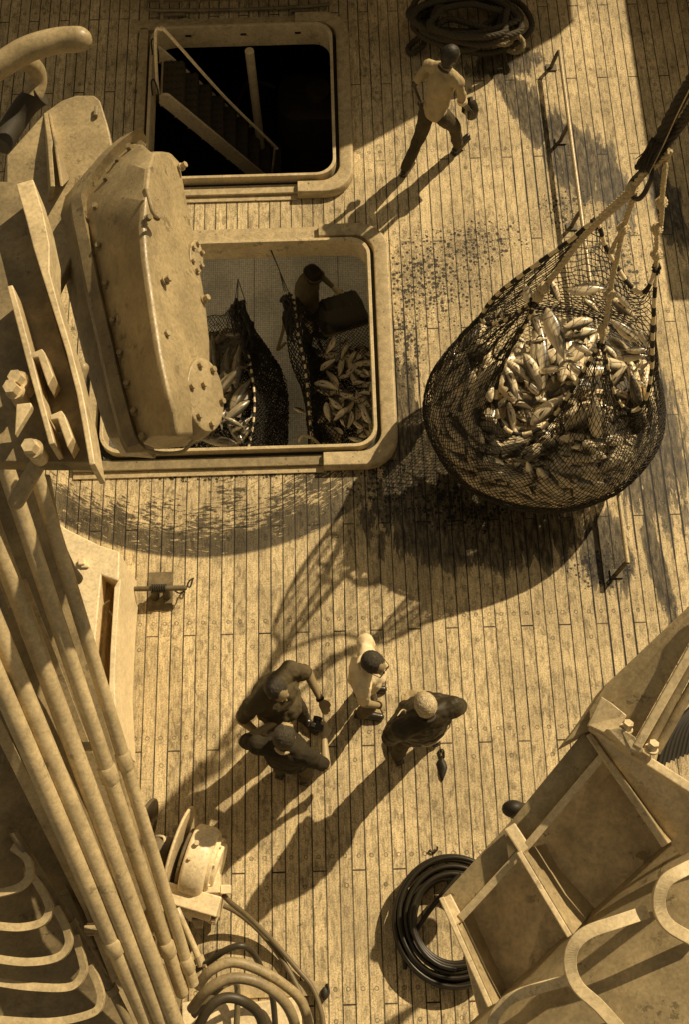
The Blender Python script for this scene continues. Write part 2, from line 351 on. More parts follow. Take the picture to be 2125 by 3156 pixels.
# ---------------------------------------------------------------- deck, hull, sea
H2 = (-2.42, .325, 4.78, 7.20)   # near hatch, inner edge x0 x1 y0 y1
H1 = (-2.08, -.02, 8.08, 10.20)  # far hatch
mdeck = deck_material(); steel_w = paint(.62, .4, .2, .25); steel_d = paint(.30, .5, .35, .5); steel_m = paint(.5, .45, .3, .4); black = plain(.02, .6, .4)
xs = sorted([-7.5, 7.5, -7.1, -3.1, H2[0] - .04, H2[1] + .04, H1[0] - .04, H1[1] + .04]); H_ADDED = (-7.1, -3.1, 4.95, 7.9)  # last one: unseen opening added so sun bounces into the hold
ys = sorted([-8, 17, H_ADDED[2], H_ADDED[3], H2[2] - .04, H2[3] + .04, H1[2] - .04, H1[3] + .04])
mb = MB()
for z in (0, -.12):
    for i in range(len(xs) - 1):
        for j in range(len(ys) - 1):
            cx, cy = (xs[i] + xs[i + 1]) / 2, (ys[j] + ys[j + 1]) / 2
            if any(h[0] < cx < h[1] and h[2] < cy < h[3] for h in (H1, H2, H_ADDED)): continue
            mb.add([(xs[i], ys[j], z), (xs[i + 1], ys[j], z), (xs[i + 1], ys[j + 1], z), (xs[i], ys[j + 1], z)], [(0, 1, 2, 3)], 0 if z == 0 else 1)
n = NT('underdeck_white'); hold_white = n.set((.92, .91, .86, 1), .6)
tag(mb.done('deck', [mdeck, hold_white], smooth=0), kind='structure')
mb = MB()
for (a, b) in (((-7.5, -8), (7.5, -8)), ((7.5, -8), (7.5, 17)), ((7.5, 17), (-7.5, 17)), ((-7.5, 17), (-7.5, -8))):
    mb.add([(a[0], a[1], -.004), (b[0], b[1], -.004), (b[0], b[1], -9), (a[0], a[1], -9)], [(0, 1, 2, 3)])
tag(mb.done('hull', steel_w, smooth=0), kind='structure')
n = NT('sea_water'); n.bump(n.noise(n.co, .8, 5, .6), .6, .4); sea_m = n.set(sep(.05), .12)
mb = MB()
S = 1500
for (x0, x1, y0, y1) in ((-S, -7.5, -S, S), (7.5, S, -S, S), (-7.5, 7.5, -S, -8), (-7.5, 7.5, 17, S)):
    mb.add([(x0, y0, -6), (x1, y0, -6), (x1, y1, -6), (x0, y1, -6)], [(0, 1, 2, 3)])
tag(mb.done('sea', sea_m, smooth=0), kind='structure')
# holds below the deck
HF = -2.4
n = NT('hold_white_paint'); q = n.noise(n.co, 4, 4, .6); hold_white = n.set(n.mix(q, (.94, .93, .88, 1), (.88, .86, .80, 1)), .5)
mb = MB(); mb.box((-2.8, 6.35, HF - .05), (9.2, 5.9, .1)); tag(mb.done('hold_floor', steel_floor(), smooth=0), kind='structure')
mb = MB()
for c, d in (((-7.42, 6.35, -1.25), (.1, 5.7, 2.2)), ((1.75, 6.35, -1.25), (.1, 5.7, 2.2)), ((-2.8, 3.45, -1.25), (9.2, .1, 2.2)), ((-2.8, 9.2, -2.38), (9.2, .1, .04))): mb.box(c, d)
mb.loft([[Vector((x, 7.62, -.13)), Vector((x, 9.25, HF)), Vector((x, 9.29, HF)), Vector((x, 7.66, -.13))] for x in (-7.38, 1.72)])
tag(mb.done('hold_wall', hold_white, smooth=0), kind='structure')
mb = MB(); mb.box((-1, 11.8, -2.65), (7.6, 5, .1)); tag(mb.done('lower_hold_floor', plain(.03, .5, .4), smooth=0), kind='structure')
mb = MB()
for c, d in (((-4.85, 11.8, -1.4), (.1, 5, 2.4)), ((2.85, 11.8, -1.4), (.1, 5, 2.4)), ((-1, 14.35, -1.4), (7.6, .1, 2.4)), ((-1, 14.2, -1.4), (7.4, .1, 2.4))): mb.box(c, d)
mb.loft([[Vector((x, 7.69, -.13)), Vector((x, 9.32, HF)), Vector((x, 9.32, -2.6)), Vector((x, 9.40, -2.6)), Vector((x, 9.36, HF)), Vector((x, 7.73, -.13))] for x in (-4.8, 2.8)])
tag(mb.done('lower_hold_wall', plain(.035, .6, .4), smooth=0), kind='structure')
# superstructure and bulwark that throw the shade (both outside the frame)
mb = MB(); zc = 2.8; off = SUN_DIR / SUN_DIR.z * zc
poly = [(2.9, 10.26), (1.965, 9.65), (.32, 8.58), (-.4, 8.3), (-3.0, 8.3), (-5.5, 7.4), (-5.5, 12.5), (2.9, 12.5)]
poly = [Vector((x + off.x, y + off.y, zc)) for x, y in poly]
mb.plate(poly, (0, 0, .25)); tag(mb.done('boat_deck_overhang', steel_w, smooth=0), kind='structure')
mb = MB()
mb.box((-1.2, 12.6, 1.49), (11, .15, 2.78)); tag(mb.done('deckhouse_front', steel_w), kind='structure')
mb = MB(); ring(mb, rrect(*H_ADDED, (.01,) * 4, 0, 2), rrect(H_ADDED[0] - .05, H_ADDED[1] + .05, H_ADDED[2] - .05, H_ADDED[3] + .05, (.01,) * 4, 0, 2), -.14, .12); tag(mb.done('added_opening_rim', steel_w, smooth=0), kind='structure')  # rim round the unseen opening added to brighten the hold
mb = MB(); mb.box((5.55, 12.2, 1.0), (.12, 8.0, 2.0)); mb.box((5.5, 12.2, 2.05), (.3, 8.1, .08))
for i in range(6): mb.box((5.75, 9 + i * 1.3, .9), (.3, .02, 1.8))
tag(mb.done('bulwark', steel_w, smooth=0), 'white painted steel bulwark beside the deck beyond the rope heap', 'bulwark')

# ---------------------------------------------------------------- hatches
wood_r = spotted_wood(.50); wood_shade = spotted_wood(.28)  # second copy darker: shade on the near edge board is in its colour
def trim_c(mb, H, x_end, w, z0, z1, r):
    """C shaped wooden guard round the right hand end of a hatch"""
    def path(o):
        x1, y0, y1 = H[1] + o, H[2] - o, H[3] + o; pts = [Vector((x_end, y1, 0))]
        for (cx, cy, a0) in ((x1 - r - o * .7, y1 - r - o * .7, 90), (x1 - r - o * .7, y0 + r + o * .7, 0)):
            q = r + o * .7
            for i in range(11): a = R(a0 - 9 * i); pts.append(Vector((cx + q * math.cos(a), cy + q * math.sin(a), 0)))
        pts.append(Vector((x_end, y0, 0))); return pts
    A, B = path(.075), path(.075 + w); loops = []
    for a, b in zip(A, B):
        e = (b - a).normalized() * .02
        loops.append([Vector((a.x, a.y, z0)), Vector((a.x, a.y, z1 - .01)), Vector((a.x, a.y, z1)) + e, Vector((b.x, b.y, z1)) - e, Vector((b.x, b.y, z1 - .03)), Vector((b.x, b.y, z0))])
    mb.loft(loops, True)
def hatch(H, name, label, x_end, zt):
    e = thing(name, ((H[0] + H[1]) / 2, H[2], 0), label, 'hatch')
    rr = (.2, .2, .2, .2)
    mb = MB(); ring(mb, rrect(*H, rr, 0), rrect(H[0] - .035, H[1] + .035, H[2] - .035, H[3] + .035, (.22,) * 4, 0), -.17, zt); mb.done('steel_rim', paint(.66, .35, .2, .35), e, 40, .004)
    mb = MB(); ring(mb, rrect(H[0] - .036, H[1] + .036, H[2] - .036, H[3] + .036, (.22,) * 4, 0), rrect(H[0] - .075, H[1] + .075, H[2] - .075, H[3] + .075, (.25,) * 4, 0), -.1, .03); mb.done('dark_gap_ring', black, e, 40)  # black ring painted in for the dark gap between rim and guard
    mb = MB(); trim_c(mb, H, x_end, .165, .004, .115, .17); mb.done('wooden_guard', wood_r, e, 40, .006)
    for yy, s, nm in ((H[3] + .078, 1, 'far'), (H[2] - .078, -1, 'near')):
        mb = MB(); mb.box(((H[0] - .3 + x_end) / 2, yy + s * .055, .03), (x_end - H[0] + .3, .11, .052)); mb.done('edge_board', wood_shade if s < 0 and H is H2 else wood_r, e, 0, .005)
        mb = MB(); mb.box(((H[0] - .3 + x_end) / 2, yy + s * .145, .012), (x_end - H[0] + .3, .066, .016)); mb.done('margin_plank', wood_r, e, 0, .003)
    mb = MB(); mb.box((H[0] - .13, (H[2] + H[3]) / 2, .03), (.1, H[3] - H[2] + .2, .052)); mb.done('edge_board', wood_r, e, 0, .005)
    return e
e = hatch(H2, 'cargo_hatch', 'open near hatch with fish sacks and a man below, rounded wooden guard', -.2, .13)
e1 = hatch(H1, 'cargo_hatch', 'open far hatch over the dark hold with the steep stairs', -.42, .15)
for px in (580, 750, 918):   # slots in the far coaming
    p = at(px, 142, 0); mb = MB(); mb.box((p.x, H1[3] - .004, .02), (.07, .012, .025)); mb.done('slot', black, e1)
# raised lid beyond the far hatch
e = thing('hatch_cover', (-1.05, 10.5, .0), 'ribbed steel hatch lid standing open beyond the far hatch', 'hatch lid')
mb = MB(); x0, x1 = -2.2, .0
mb.box(((x0 + x1) / 2, 10.72, .42), (x1 - x0, .06, .75)); mb.done('lid_plate', steel_d, e, 0, .02)
mb = MB(); mb.tube(spl([(x0, 10.62, .8), (x0 + .02, 10.6, .2), (x0 + .2, 10.56, .06), (x1 - .2, 10.56, .06), (x1 - .02, 10.6, .2), (x1, 10.62, .8)], 6), .022); mb.done('rim_bar', paint(.28, .5, .4, .6), e)
mb = MB()
for i in range(5): mb.box((x0 + .2 + i * (x1 - x0 - .4) / 4, 10.65, .4), (.05, .08, .6))
mb.done('rib', steel_d, e, 0, .01)
for x in (x0 + .35, x1 - .35):
    mb = MB(); mb.cyl((x - .12, 10.5, .05), (x + .12, 10.5, .05), .025); mb.done('hinge', paint(.2, .5, .4, .6), e)
# stairs down the far hatch
A = at(503, 240, -.12); B = at(858, 540, -2.25)
e = thing('ship_stairs', B, 'steep steel stairs with netted treads down the far hatch', 'stairs')
D = (B - A); dn = D.normalized(); sd = Vector((0, 0, 1)).cross(dn).normalized(); hw = .36
for s in (-1, 1):
    mb = MB(); mb.bar(A + sd * s * hw - dn * .05, B + sd * s * hw, .035, .17); mb.cyl(A + sd * (s * hw - .018) - dn * .05, A + sd * (s * hw + .018) - dn * .05, .085, 24); mb.done('stringer', paint(.9, .4, .1, .1), e, 30, .004)
mt = plain(.07, .8, .6, 60, .8)
for i in range(9):
    c = A + D * ((i + .6) / 9.3); mb = MB(); mb.box(c + Vector((.02, 0, .0)), (.24, 2 * hw - .04, .04)); mb.box(c + Vector((.13, 0, -.06)), (.03, 2 * hw - .04, .12))
    for k in range(7): mb.tube([c + Vector((-.1 + q * .03, -.3 + k * .1 + .04 * (q % 2), .03)) for q in range(9)], .006, 5)
    mb.done('tread', mt, e, 30, .004); mb = MB(); mb.box(c + Vector((-.115, 0, .025)), (.022, 2 * hw - .05, .02)); mb.done('nosing', paint(.6, .5, .2, .2), e, 0)
mb = MB(); pa = at(488, 275, -.05); pts = [at(487, 290, .02), at(481, 200, .45), at(480, 100, .9), at(497, 92, .95), at(520, 108, .9), at(700, 300, .3) + Vector((0, 0, -.4)), at(843, 448, -1.2), at(846, 462, -1.3), at(838, 540, -1.95)]
pts[5] = at(690, 298, -.25)
mb.tube(spl(pts, 6), .018, 10); mb.done('handrail', paint(.95, .35, .05, .05), e)
mb = MB()
for py in (130, 255):
    mb.tube(spl([at(470, py + 40, .16), at(466, py, .3), at(474, py - 8, .35), at(486, py + 25, .3), at(488, py + 60, .1)], 5), .01, 8)
mb.done('grab_hook', black, e)
mb = MB(); p0 = at(768, 158, -.12); mb.cyl((p0.x, p0.y, -2.58), (p0.x, p0.y, -.12), .055, 20)
tag(mb.done('hold_pillar', paint(.85, .4, .1, .1)), 'round white pillar standing in the far dark hold', 'pillar')
# machinery half seen in the dark far hold
p = at(960, 320, -2.2); e = thing('hold_machine', (p.x, p.y, -2.6), 'dark rounded machine housing deep in the far hold', 'machine')
dk = plain(.10, .45, .5, 8); mb = MB(); mb.loft([rrect(p.x - .5 + q, p.x + .5 - q, p.y - .45 + q, p.y + .45 - q, (.3 - q,) * 4, z) for q, z in ((0, -2.6), (0, -2.2), (.05, -2.05), (.15, -2.0))]); mb.done('housing', dk, e)
mb = MB(); mb.cyl((p.x + .1, p.y, -2.02), (p.x + .1, p.y, -1.9), .17, 28); mb.done('round_cap', plain(.16, .4, .4, 8), e, 30, .01)
mb = MB(); mb.tube(spl([(p.x - .5, p.y + .3, -2.2), (p.x - .9, p.y + .4, -2.2), (p.x - 1.1, p.y - .2, -2.4), (p.x - .7, p.y - .3, -2.5)], 6), .035); mb.done('hose', dk, e)
# ---------------------------------------------------------------- tuna
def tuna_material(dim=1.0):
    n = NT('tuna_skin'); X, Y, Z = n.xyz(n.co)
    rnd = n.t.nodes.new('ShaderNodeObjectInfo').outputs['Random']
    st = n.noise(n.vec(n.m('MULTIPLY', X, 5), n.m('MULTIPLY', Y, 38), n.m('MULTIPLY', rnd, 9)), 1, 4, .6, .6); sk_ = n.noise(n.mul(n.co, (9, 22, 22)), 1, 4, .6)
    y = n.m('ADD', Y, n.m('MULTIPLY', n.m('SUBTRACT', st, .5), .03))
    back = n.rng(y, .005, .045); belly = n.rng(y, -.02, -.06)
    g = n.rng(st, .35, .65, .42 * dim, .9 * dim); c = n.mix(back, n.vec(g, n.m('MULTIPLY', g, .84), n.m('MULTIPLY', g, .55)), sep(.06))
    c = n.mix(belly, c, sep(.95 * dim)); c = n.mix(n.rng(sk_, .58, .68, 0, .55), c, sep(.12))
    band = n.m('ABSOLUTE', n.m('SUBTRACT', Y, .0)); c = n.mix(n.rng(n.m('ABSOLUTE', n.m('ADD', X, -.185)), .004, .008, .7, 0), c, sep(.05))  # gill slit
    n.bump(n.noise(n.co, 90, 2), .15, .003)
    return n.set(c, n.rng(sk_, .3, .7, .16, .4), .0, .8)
tm = tuna_material(); fin_m = plain(.10, .45, .5, 30); eye_m = plain(.02, .15, .0)
def tuna_mesh():
    """0.6 m long, nose at +x, back towards +y, lying on its side (thin along z)"""
    mb = MB(); prof = [(.30, .004, 0), (.285, .020, 0), (.26, .036, -.001), (.22, .055, -.002), (.17, .071, -.003), (.11, .081, -.003), (.04, .083, -.002), (-.03, .077, 0), (-.10, .062, .001), (-.16, .044, .002), (-.21, .026, .002), (-.245, .013, .001), (-.27, .009, 0)]
    loops = [[Vector((x, oy + h * math.cos(a) * 1.0, h * .68 * math.sin(a))) for a in [2 * math.pi * i / 14 for i in range(14)]] for x, h, oy in prof]
    mb.loft(loops); me = mb.done('tuna', [tm], smooth=60); return me
fish0 = tuna_mesh(); fish0.rotation_mode = 'QUATERNION'
def fin(name, polys, m, th=.006):
    mb = MB()
    for p in polys: mb.plate([Vector((x, y, th / 2)) for x, y in p], (0, 0, -th))
    return mb.done(name, m, fish0, smooth=0, local=True)
tail0 = fin('tail_fin', [[(-.255, .008), (-.275, .05), (-.335, .105), (-.315, .055), (-.295, .015), (-.29, 0), (-.295, -.015), (-.315, -.055), (-.335, -.105), (-.275, -.05), (-.255, -.008)]], fin_m)
dors0 = fin('dorsal_fin', [[(.08, .075), (.02, .125), (.01, .12), (-.03, .072)], [(-.05, .07), (-.105, .135), (-.10, .105), (-.10, .06)]], fin_m)
anal0 = fin('anal_fin', [[(-.06, -.068), (-.115, -.13), (-.108, -.1), (-.11, -.055)]], fin_m)
mb = MB(); mb.plate([Vector((.155, -.012, .049)), Vector((.12, -.004, .060)), Vector((.03, -.022, .064)), Vector((.10, -.035, .060))], (0, 0, -.004)); pect0 = mb.done('pectoral_fin', fin_m, fish0, smooth=0, local=True)
mb = MB(); mb.ell((.252, .008, 0), (.011, .011, .029)); eye0 = mb.done('eye', eye_m, fish0, local=True)
fkids = [tail0, dors0, anal0, pect0, eye0]; fused = [False]
def fish(c, x_axis, up, scale, label, group, fat=1.0):
    if not fused[0]: o = fish0; fused[0] = True
    else:
        o = fish0.copy(); COL.objects.link(o)
        for k in fkids:
            q = k.copy(); q.parent = o; COL.objects.link(q)
    x = Vector(x_axis).normalized(); z = Vector(up); z = (z - x * z.dot(x)).normalized(); y = z.cross(x)
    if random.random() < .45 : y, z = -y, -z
    if group == 'long tuna in the left hold net': o.data = shaded_tuna
    o.rotation_mode = 'QUATERNION'; o.rotation_quaternion = Matrix((x, y, z)).transposed().to_quaternion()
    o.location = c; o.scale = (scale, scale * fat, scale * fat); return tag(o, label, 'fish', group)
def fish_px(h, t, z0, z1, label, group, fat=1.0, roll=0.0):
    a = at(h[0], h[1], z0); b = at(t[0], t[1], z1); d = a - b
    up = (Vector((0, 0, CAM_H)) - (a + b) / 2).normalized(); up = (up + Vector((random.uniform(-.3, .3), random.uniform(-.3, .3), .2))).normalized()
    return fish((a + b) / 2, d, up, d.length / .62, label, group, fat)

shaded_tuna = fish0.data.copy(); shaded_tuna.materials[0] = tuna_material(.33)  # dimmed skin copy: shade put into the colour of the left net fish
# ---------------------------------------------------------------- nets
net_m = plain(.022, .75, .4, 40); net_m2 = plain(.018, .8, .4, 40)
cord_w = plain(.75, .7, .25, 30, .4); cord_b = plain(.02, .8, .3)
def wire(o, th=.0075):
    w_ = o.modifiers.new('twine', 'WIREFRAME'); w_.thickness = th; w_.use_even_offset = False; w_.use_replace = True; w_.use_boundary = True; return o
def diamond(fn, nu, nv, name, parent, mat, closed, th=.0075, jit=.0, sub=1):
    """net of diamond meshes on the surface fn(u, v); every knot is a vertex"""
    vs = []; idx = {}
    def vid(i, j):
        i2 = i % (2 * nu) if closed else i
        if (i2, j) not in idx:
            idx[(i2, j)] = len(vs); p = fn(i2 / (2 * nu), j / nv)
            vs.append(p + Vector((random.uniform(-jit, jit), random.uniform(-jit, jit), random.uniform(-jit, jit))))
        return idx[(i2, j)]
    fs = []
    for j in range(nv - 1):
        for i in range(2 * nu):
            if (i + j) % 2 == 0:
                if not closed and (i - 1 < 0 or i + 1 > 2 * nu): continue
                fs.append((vid(i, j), vid(i + 1, j + 1), vid(i, j + 2), vid(i - 1, j + 1)) if j + 2 <= nv else (vid(i, j), vid(i + 1, j + 1), vid(i - 1, j + 1)))
    me = bpy.data.meshes.new(name); me.from_pydata(vs, [], fs); me.materials.append(mat)
    o = bpy.data.objects.new(name, me); COL.objects.link(o); o.parent = parent
    if parent.type == 'EMPTY': o.location = -Vector(parent.location)
    return wire(o, th)
def cr(a, b, c, d, t): return .5 * ((2 * b) + (c - a) * t + (2 * a - 5 * b + 4 * c - d) * t * t + (3 * b - a - 3 * c + d) * t ** 3)
def crow(L, u, closed=False):
    N = len(L); s = u * (N if closed else N - 1); i = min(int(s), N - 1 if closed else N - 2); t = s - i
    g = (lambda k: L[k % N]) if closed else (lambda k: L[min(max(k, 0), N - 1)])
    return cr(g(i - 1), g(i), g(i + 1), g(i + 2), t)
def resample(L, n, closed):
    """even arc-length resampling of a polyline"""
    P = list(L) + ([L[0]] if closed else []); acc = [0]
    for a, b in zip(P, P[1:]): acc.append(acc[-1] + (b - a).length)
    out = []; k = 0
    for i in range(n):
        s = acc[-1] * i / (n if closed else n - 1)
        while k < len(P) - 2 and acc[k + 1] < s: k += 1
        q = (s - acc[k]) / max(acc[k + 1] - acc[k], 1e-9); out.append(P[k].lerp(P[k + 1], q))
    return out
# the big bag swinging over the deck
RIM = [(1835, 690, 3.05), (1760, 742, 2.88), (1640, 828, 2.62), (1545, 900, 2.2), (1500, 950, 1.85), (1487, 985, 1.66), (1510, 1003, 1.62), (1570, 985, 1.88), (1646, 935, 2.5),
       (1612, 1015, 2.05), (1572, 1085, 1.7), (1540, 1160, 1.42), (1529, 1235, 1.24), (1545, 1305, 1.14), (1595, 1340, 1.10), (1672, 1320, 1.14), (1732, 1255, 1.34), (1785, 1170, 1.62), (1825, 1105, 1.95), (1855, 1065, 2.25),
       (1868, 1110, 1.95), (1882, 1180, 1.6), (1912, 1245, 1.36), (1950, 1268, 1.3), (1988, 1238, 1.4), (2008, 1150, 1.7), (2012, 1050, 2.1), (2017, 930, 2.5), (2022, 832, 2.7),
       (2004, 880, 2.62), (1976, 905, 2.56), (1940, 880, 2.58), (1905, 830, 2.66), (1868, 765, 2.82)]
rim = resample(spl([at(*p) for p in RIM], 6, True), 240, True)
BC = Vector((1.95, 4.84, .62))
def bag_side(z):   # radius scale over height
    return 0
_peaks = []
def bag(u, v):
    r = crow(rim, u, True); th = 2 * math.pi * 0
    d = Vector((r.x - BC.x, r.y - BC.y, 0)); a = math.atan2(d.y, d.x)
    # blend direction towards an even fan round the bag
    a0 = bag_angle(u)
    ex, ey = 1.12, 1.02
    def pt(ang, k, z): return Vector((BC.x + ex * k * math.cos(ang), BC.y + ey * k * math.sin(ang) - .0, z))
    am = a0
    drop = r.z
    p1 = pt(am, .94, .98); p2 = pt(am, 1.03, .64); p3 = pt(am, .88, .33); p4 = pt(am, .52, .12); p5 = Vector((BC.x - .05, BC.y - .05, .07))
    L = [r, r.lerp(p1, .55) + Vector((0, 0, -.02)), p1, p2, p3, p4, p5]
    q = crow(L, v); f = mn.noise(Vector((math.cos(am) * 2.4, math.sin(am) * 2.4, v * 5))) * .035 * min(1, v * 4) * (1 - v * .6)
    f += .014 * math.sin(am * 31 + v * 3) * max(0, 1 - v * 2.2)
    o = (q - BC); o.z *= .5; return q + o.normalized() * f
# rim parameter 0 is the far left lifting point; run round like the rim does
def _u_of(px, py, z):
    t = at(px, py, z); return min(range(240), key=lambda i: (rim[i] - t).length) / 240
_AK = sorted([(_u_of(1835, 690, 3.05), 95), (_u_of(1487, 985, 1.66), 158), (_u_of(1646, 935, 2.5), 190), (_u_of(1595, 1340, 1.10), 238), (_u_of(1855, 1065, 2.25), 288), (_u_of(1950, 1268, 1.3), 322), (_u_of(2022, 832, 2.7), 382), (_u_of(1976, 905, 2.56), 410)])
if _AK[0][1] != 95: _AK = [(_a, b if b >= 95 else b + 360) for _a, b in _AK]
def bag_angle(u):
    K = [(_AK[-1][0] - 1, _AK[-1][1] - 360)] + _AK + [(_AK[0][0] + 1, _AK[0][1] + 360), (_AK[1][0] + 1, _AK[1][1] + 360)]
    for (a, b), (c, d) in zip(K, K[1:]):
        if a <= u <= c: t = (u - a) / max(c - a, 1e-6); return R(b + (d - b) * t)
    return R(95)
def _ang(u): r = crow(rim, u, True); return math.atan2(r.y - BC.y, r.x - BC.x)
bg_e = thing('net_bag', (BC.x, BC.y, .07), 'huge black net bag of tuna hanging over the deck on white ropes', 'net bag')
diamond(bag, 112, 92, 'netting', bg_e, net_m, True, .0088, .005)
mb = MB(); mb.tube([p + Vector((0, 0, .012)) for p in resample(spl([at(*p) for p in RIM], 10, True), 640, True)], .018, 8, closed=True, stripe=6); mb.done('rim_cord', [cord_w, cord_b], bg_e, 60)
for (px, py, z) in ((1835, 690, 3.05), (1646, 935, 2.5), (1855, 1065, 2.25), (2022, 832, 2.7)):
    mb = MB(); c = at(px, py, z)
    for i in range(5): mb.tube([c + Vector((random.uniform(-.03, .03), random.uniform(-.03, .03), random.uniform(-.04, .04))) for q in range(6)], .014, 8, closed=True)
    mb.done('lashing', cord_b, bg_e, 60)
# fish seen in the mouth of the bag: head, tail, heights
MOUTH = [((780, 530), (892, 850), 2.02, 1.9), ((890, 440), (1120, 430), 2.3, 2.32), ((1040, 600), (850, 655), 2.05, 2.05), ((1295, 725), (1120, 590), 2.05, 2.15), ((655, 785), (768, 1000), 1.86, 1.75),
    ((690, 1185), (885, 1005), 1.72, 1.84), ((568, 1060), (605, 1240), 1.75, 1.66), ((500, 1100), (580, 1015), 1.78, 1.82), ((545, 850), (632, 1060), 1.86, 1.76), ((1130, 985), (1232, 840), 1.86, 1.98),
    ((1245, 920), (1275, 1060), 1.86, 1.78), ((880, 695), (1085, 655), 2.0, 2.02), ((920, 725), (1050, 800), 1.96, 1.94), ((662, 400), (720, 590), 2.3, 2.15), ((700, 560), (745, 700), 2.15, 2.05),
    ((905, 840), (1010, 930), 1.88, 1.84), ((1165, 812), (1350, 800), 1.98, 2.0), ((985, 490), (1075, 560), 2.2, 2.15), ((745, 880), (905, 862), 1.86, 1.88), ((612, 700), (675, 730), 2.0, 2.0),
    ((1290, 650), (1350, 765), 2.15, 2.06), ((560, 830), (700, 950), 1.84, 1.78), ((1170, 820), (1090, 730), 1.96, 2.0), ((585, 1060), (715, 1095), 1.68, 1.70), ((600, 1130), (700, 1180), 1.6, 1.62),
    ((1150, 990), (1280, 1060), 1.8, 1.78), ((750, 1020), (650, 930), 1.76, 1.8), ((1215, 770), (1355, 770), 2.0, 2.02), ((1170, 450), (1260, 560), 2.3, 2.22), ((800, 380), (860, 520), 2.3, 2.2),
    ((500, 590), (540, 530), 2.1, 2.15), ((545, 600), (520, 530), 2.1, 2.15), ((1260, 930), (1345, 980), 1.86, 1.86), ((690, 730), (800, 700), 1.98, 2.0), ((940, 800), (830, 780), 1.88, 1.9), ((1130, 480), (1290, 600), 2.22, 2.16)]
G1 = 'tuna in the hanging net bag'
special = {0: 'long pale tuna lying nearly upright in the centre of the bag mouth', 5: 'plump bright tuna slanting up to the right at the low front of the mouth', 1: 'fat tuna under the netting at the far edge of the bag mouth',
           4: 'tuna with a pale flank left of the centre of the bag mouth', 9: 'tuna tilted up in the right hand notch of the bag mouth', 3: 'striped tuna on the right side of the bag mouth'}
for i, (h, t, z0, z1) in enumerate(MOUTH):
    f = lambda p: (1250 + p[0] / 1.792, 650 + p[1] / 1.792)
    dz_ = .12 + .48 * min(1, max(0, (h[1] - 500) / 500)); fish_px(f(h), f(t), z0 - dz_, z1 - dz_, special.get(i, 'silvery tuna lying loose in the open mouth of the bag'), G1, random.uniform(1.0, 1.2))
cnt = 0
def in_mouth(u): return 0
def inside(p):
    k = crow([Vector((q, 0, 0)) for q in (.70, .88, 1.0, 1.02, .97, .80, .60, .5)], min(max((p.z - .02) / 1.75, 0), 1)).x - .045
    return ((p.x - BC.x) / 1.12) ** 2 + ((p.y - BC.y) / 1.02) ** 2 < k * k
kk_ = 0; tries = 0; taken = []
while kk_ < 195 and tries < 9000:     # fish pressed against the netting, following its surface
    tries += 1; u = random.random(); v = .10 + .50 * random.random(); lay = 0 if kk_ < 130 else 1
    q0 = bag(u, v); du = (bag((u + .01) % 1, v) - q0); dv = (bag(u, v + .02) - q0); nrm = du.cross(dv).normalized(); out = Vector((q0.x - BC.x, q0.y - BC.y, .35)).normalized()
    if nrm.dot(out) < 0: nrm = -nrm
    if q0.z > 1.5 or (Vector((0, 0, CAM_H)) - q0).normalized().dot(nrm) < -.1: continue
    if any((q0 - t_[0]).length < (.15 if tries < 5000 else .09) and t_[1] == lay for t_ in taken): continue
    c = q0 - nrm * (.10 + .11 * lay); tng = du.normalized(); upv = nrm.cross(tng); sc_ = random.uniform(.72, 1.0)
    q = random.gauss(0, .3) + R(38) * math.sin(u * 19); x = tng * math.cos(q) + upv * math.sin(q)
    if random.random() < .5: x = -x
    if not (inside(c + x * .29 * sc_) and inside(c - x * .33 * sc_)): continue
    kk_ += 1; taken.append((q0, lay))
    fish(c, x, nrm + Vector((random.uniform(-.15, .15), random.uniform(-.15, .15), .1)), sc_, 'tuna pressed against the black netting of the hanging bag', G1, random.uniform(1.05, 1.25))
for k in range(34):      # the heap under the mouth
    c = Vector((BC.x + random.uniform(-.7, .6), BC.y + random.uniform(-.75, .6), random.uniform(.95, 1.1))); c.z += (c.y - BC.y) * .5
    if not inside(c + (c - BC).normalized() * .3): c = BC.lerp(c, .55) + Vector((0, 0, .2))
    q = random.uniform(0, 6.28); fish(c, (math.cos(q), math.sin(q), random.uniform(-.3, .3)), (random.uniform(-.4, .4), random.uniform(-.4, .4), 1), random.uniform(1.0, 1.3), 'tuna deep in the heap inside the hanging bag', G1)
# ---------------------------------------------------------------- ropes of the sling
rope_m = plain(.55, .8, .35, 60, .6); rope_d = plain(.035, .8, .5, 60, .6)
def rope(mb, pts, r, strands=3, pitch=.16, n=6, sub=7, closed=False):
    P = resample(spl(pts, 8, closed), max(int(sum((a - b).length for a, b in zip(spl(pts, 8), spl(pts, 8)[1:])) / (pitch / sub)), 8), closed)
    L = 0; fr = []; up = None
    for i, p in enumerate(P):
        a = P[max(i - 1, 0)]; b = P[min(i + 1, len(P) - 1)]; t = (b - a).normalized()
        if up is None: up = Vector((0, 0, 1)) if abs(t.z) < .9 else Vector((1, 0, 0))
        up = (up - t * up.dot(t)).normalized(); fr.append((p, up.copy(), t.cross(up), L)); L += (b - p).length
    for s_ in range(strands):
        mb.tube([p + (u * math.cos(l / pitch * 6.283 + s_ * 6.283 / strands) + v_ * math.sin(l / pitch * 6.283 + s_ * 6.283 / strands)) * r * .52 for p, u, v_, l in fr], r * .56, n)
    return mb
def knot(mb, c, r):
    c = Vector(c)
    for q in range(3):
        e_ = Euler((q * 1.1, q * .8, q)).to_matrix(); rope(mb, [c + e_ @ Vector((r * math.cos(a), r * math.sin(a), .3 * r * math.sin(2 * a))) for a in [i * 1.05 for i in range(7)]], r * .55, 3, .06)
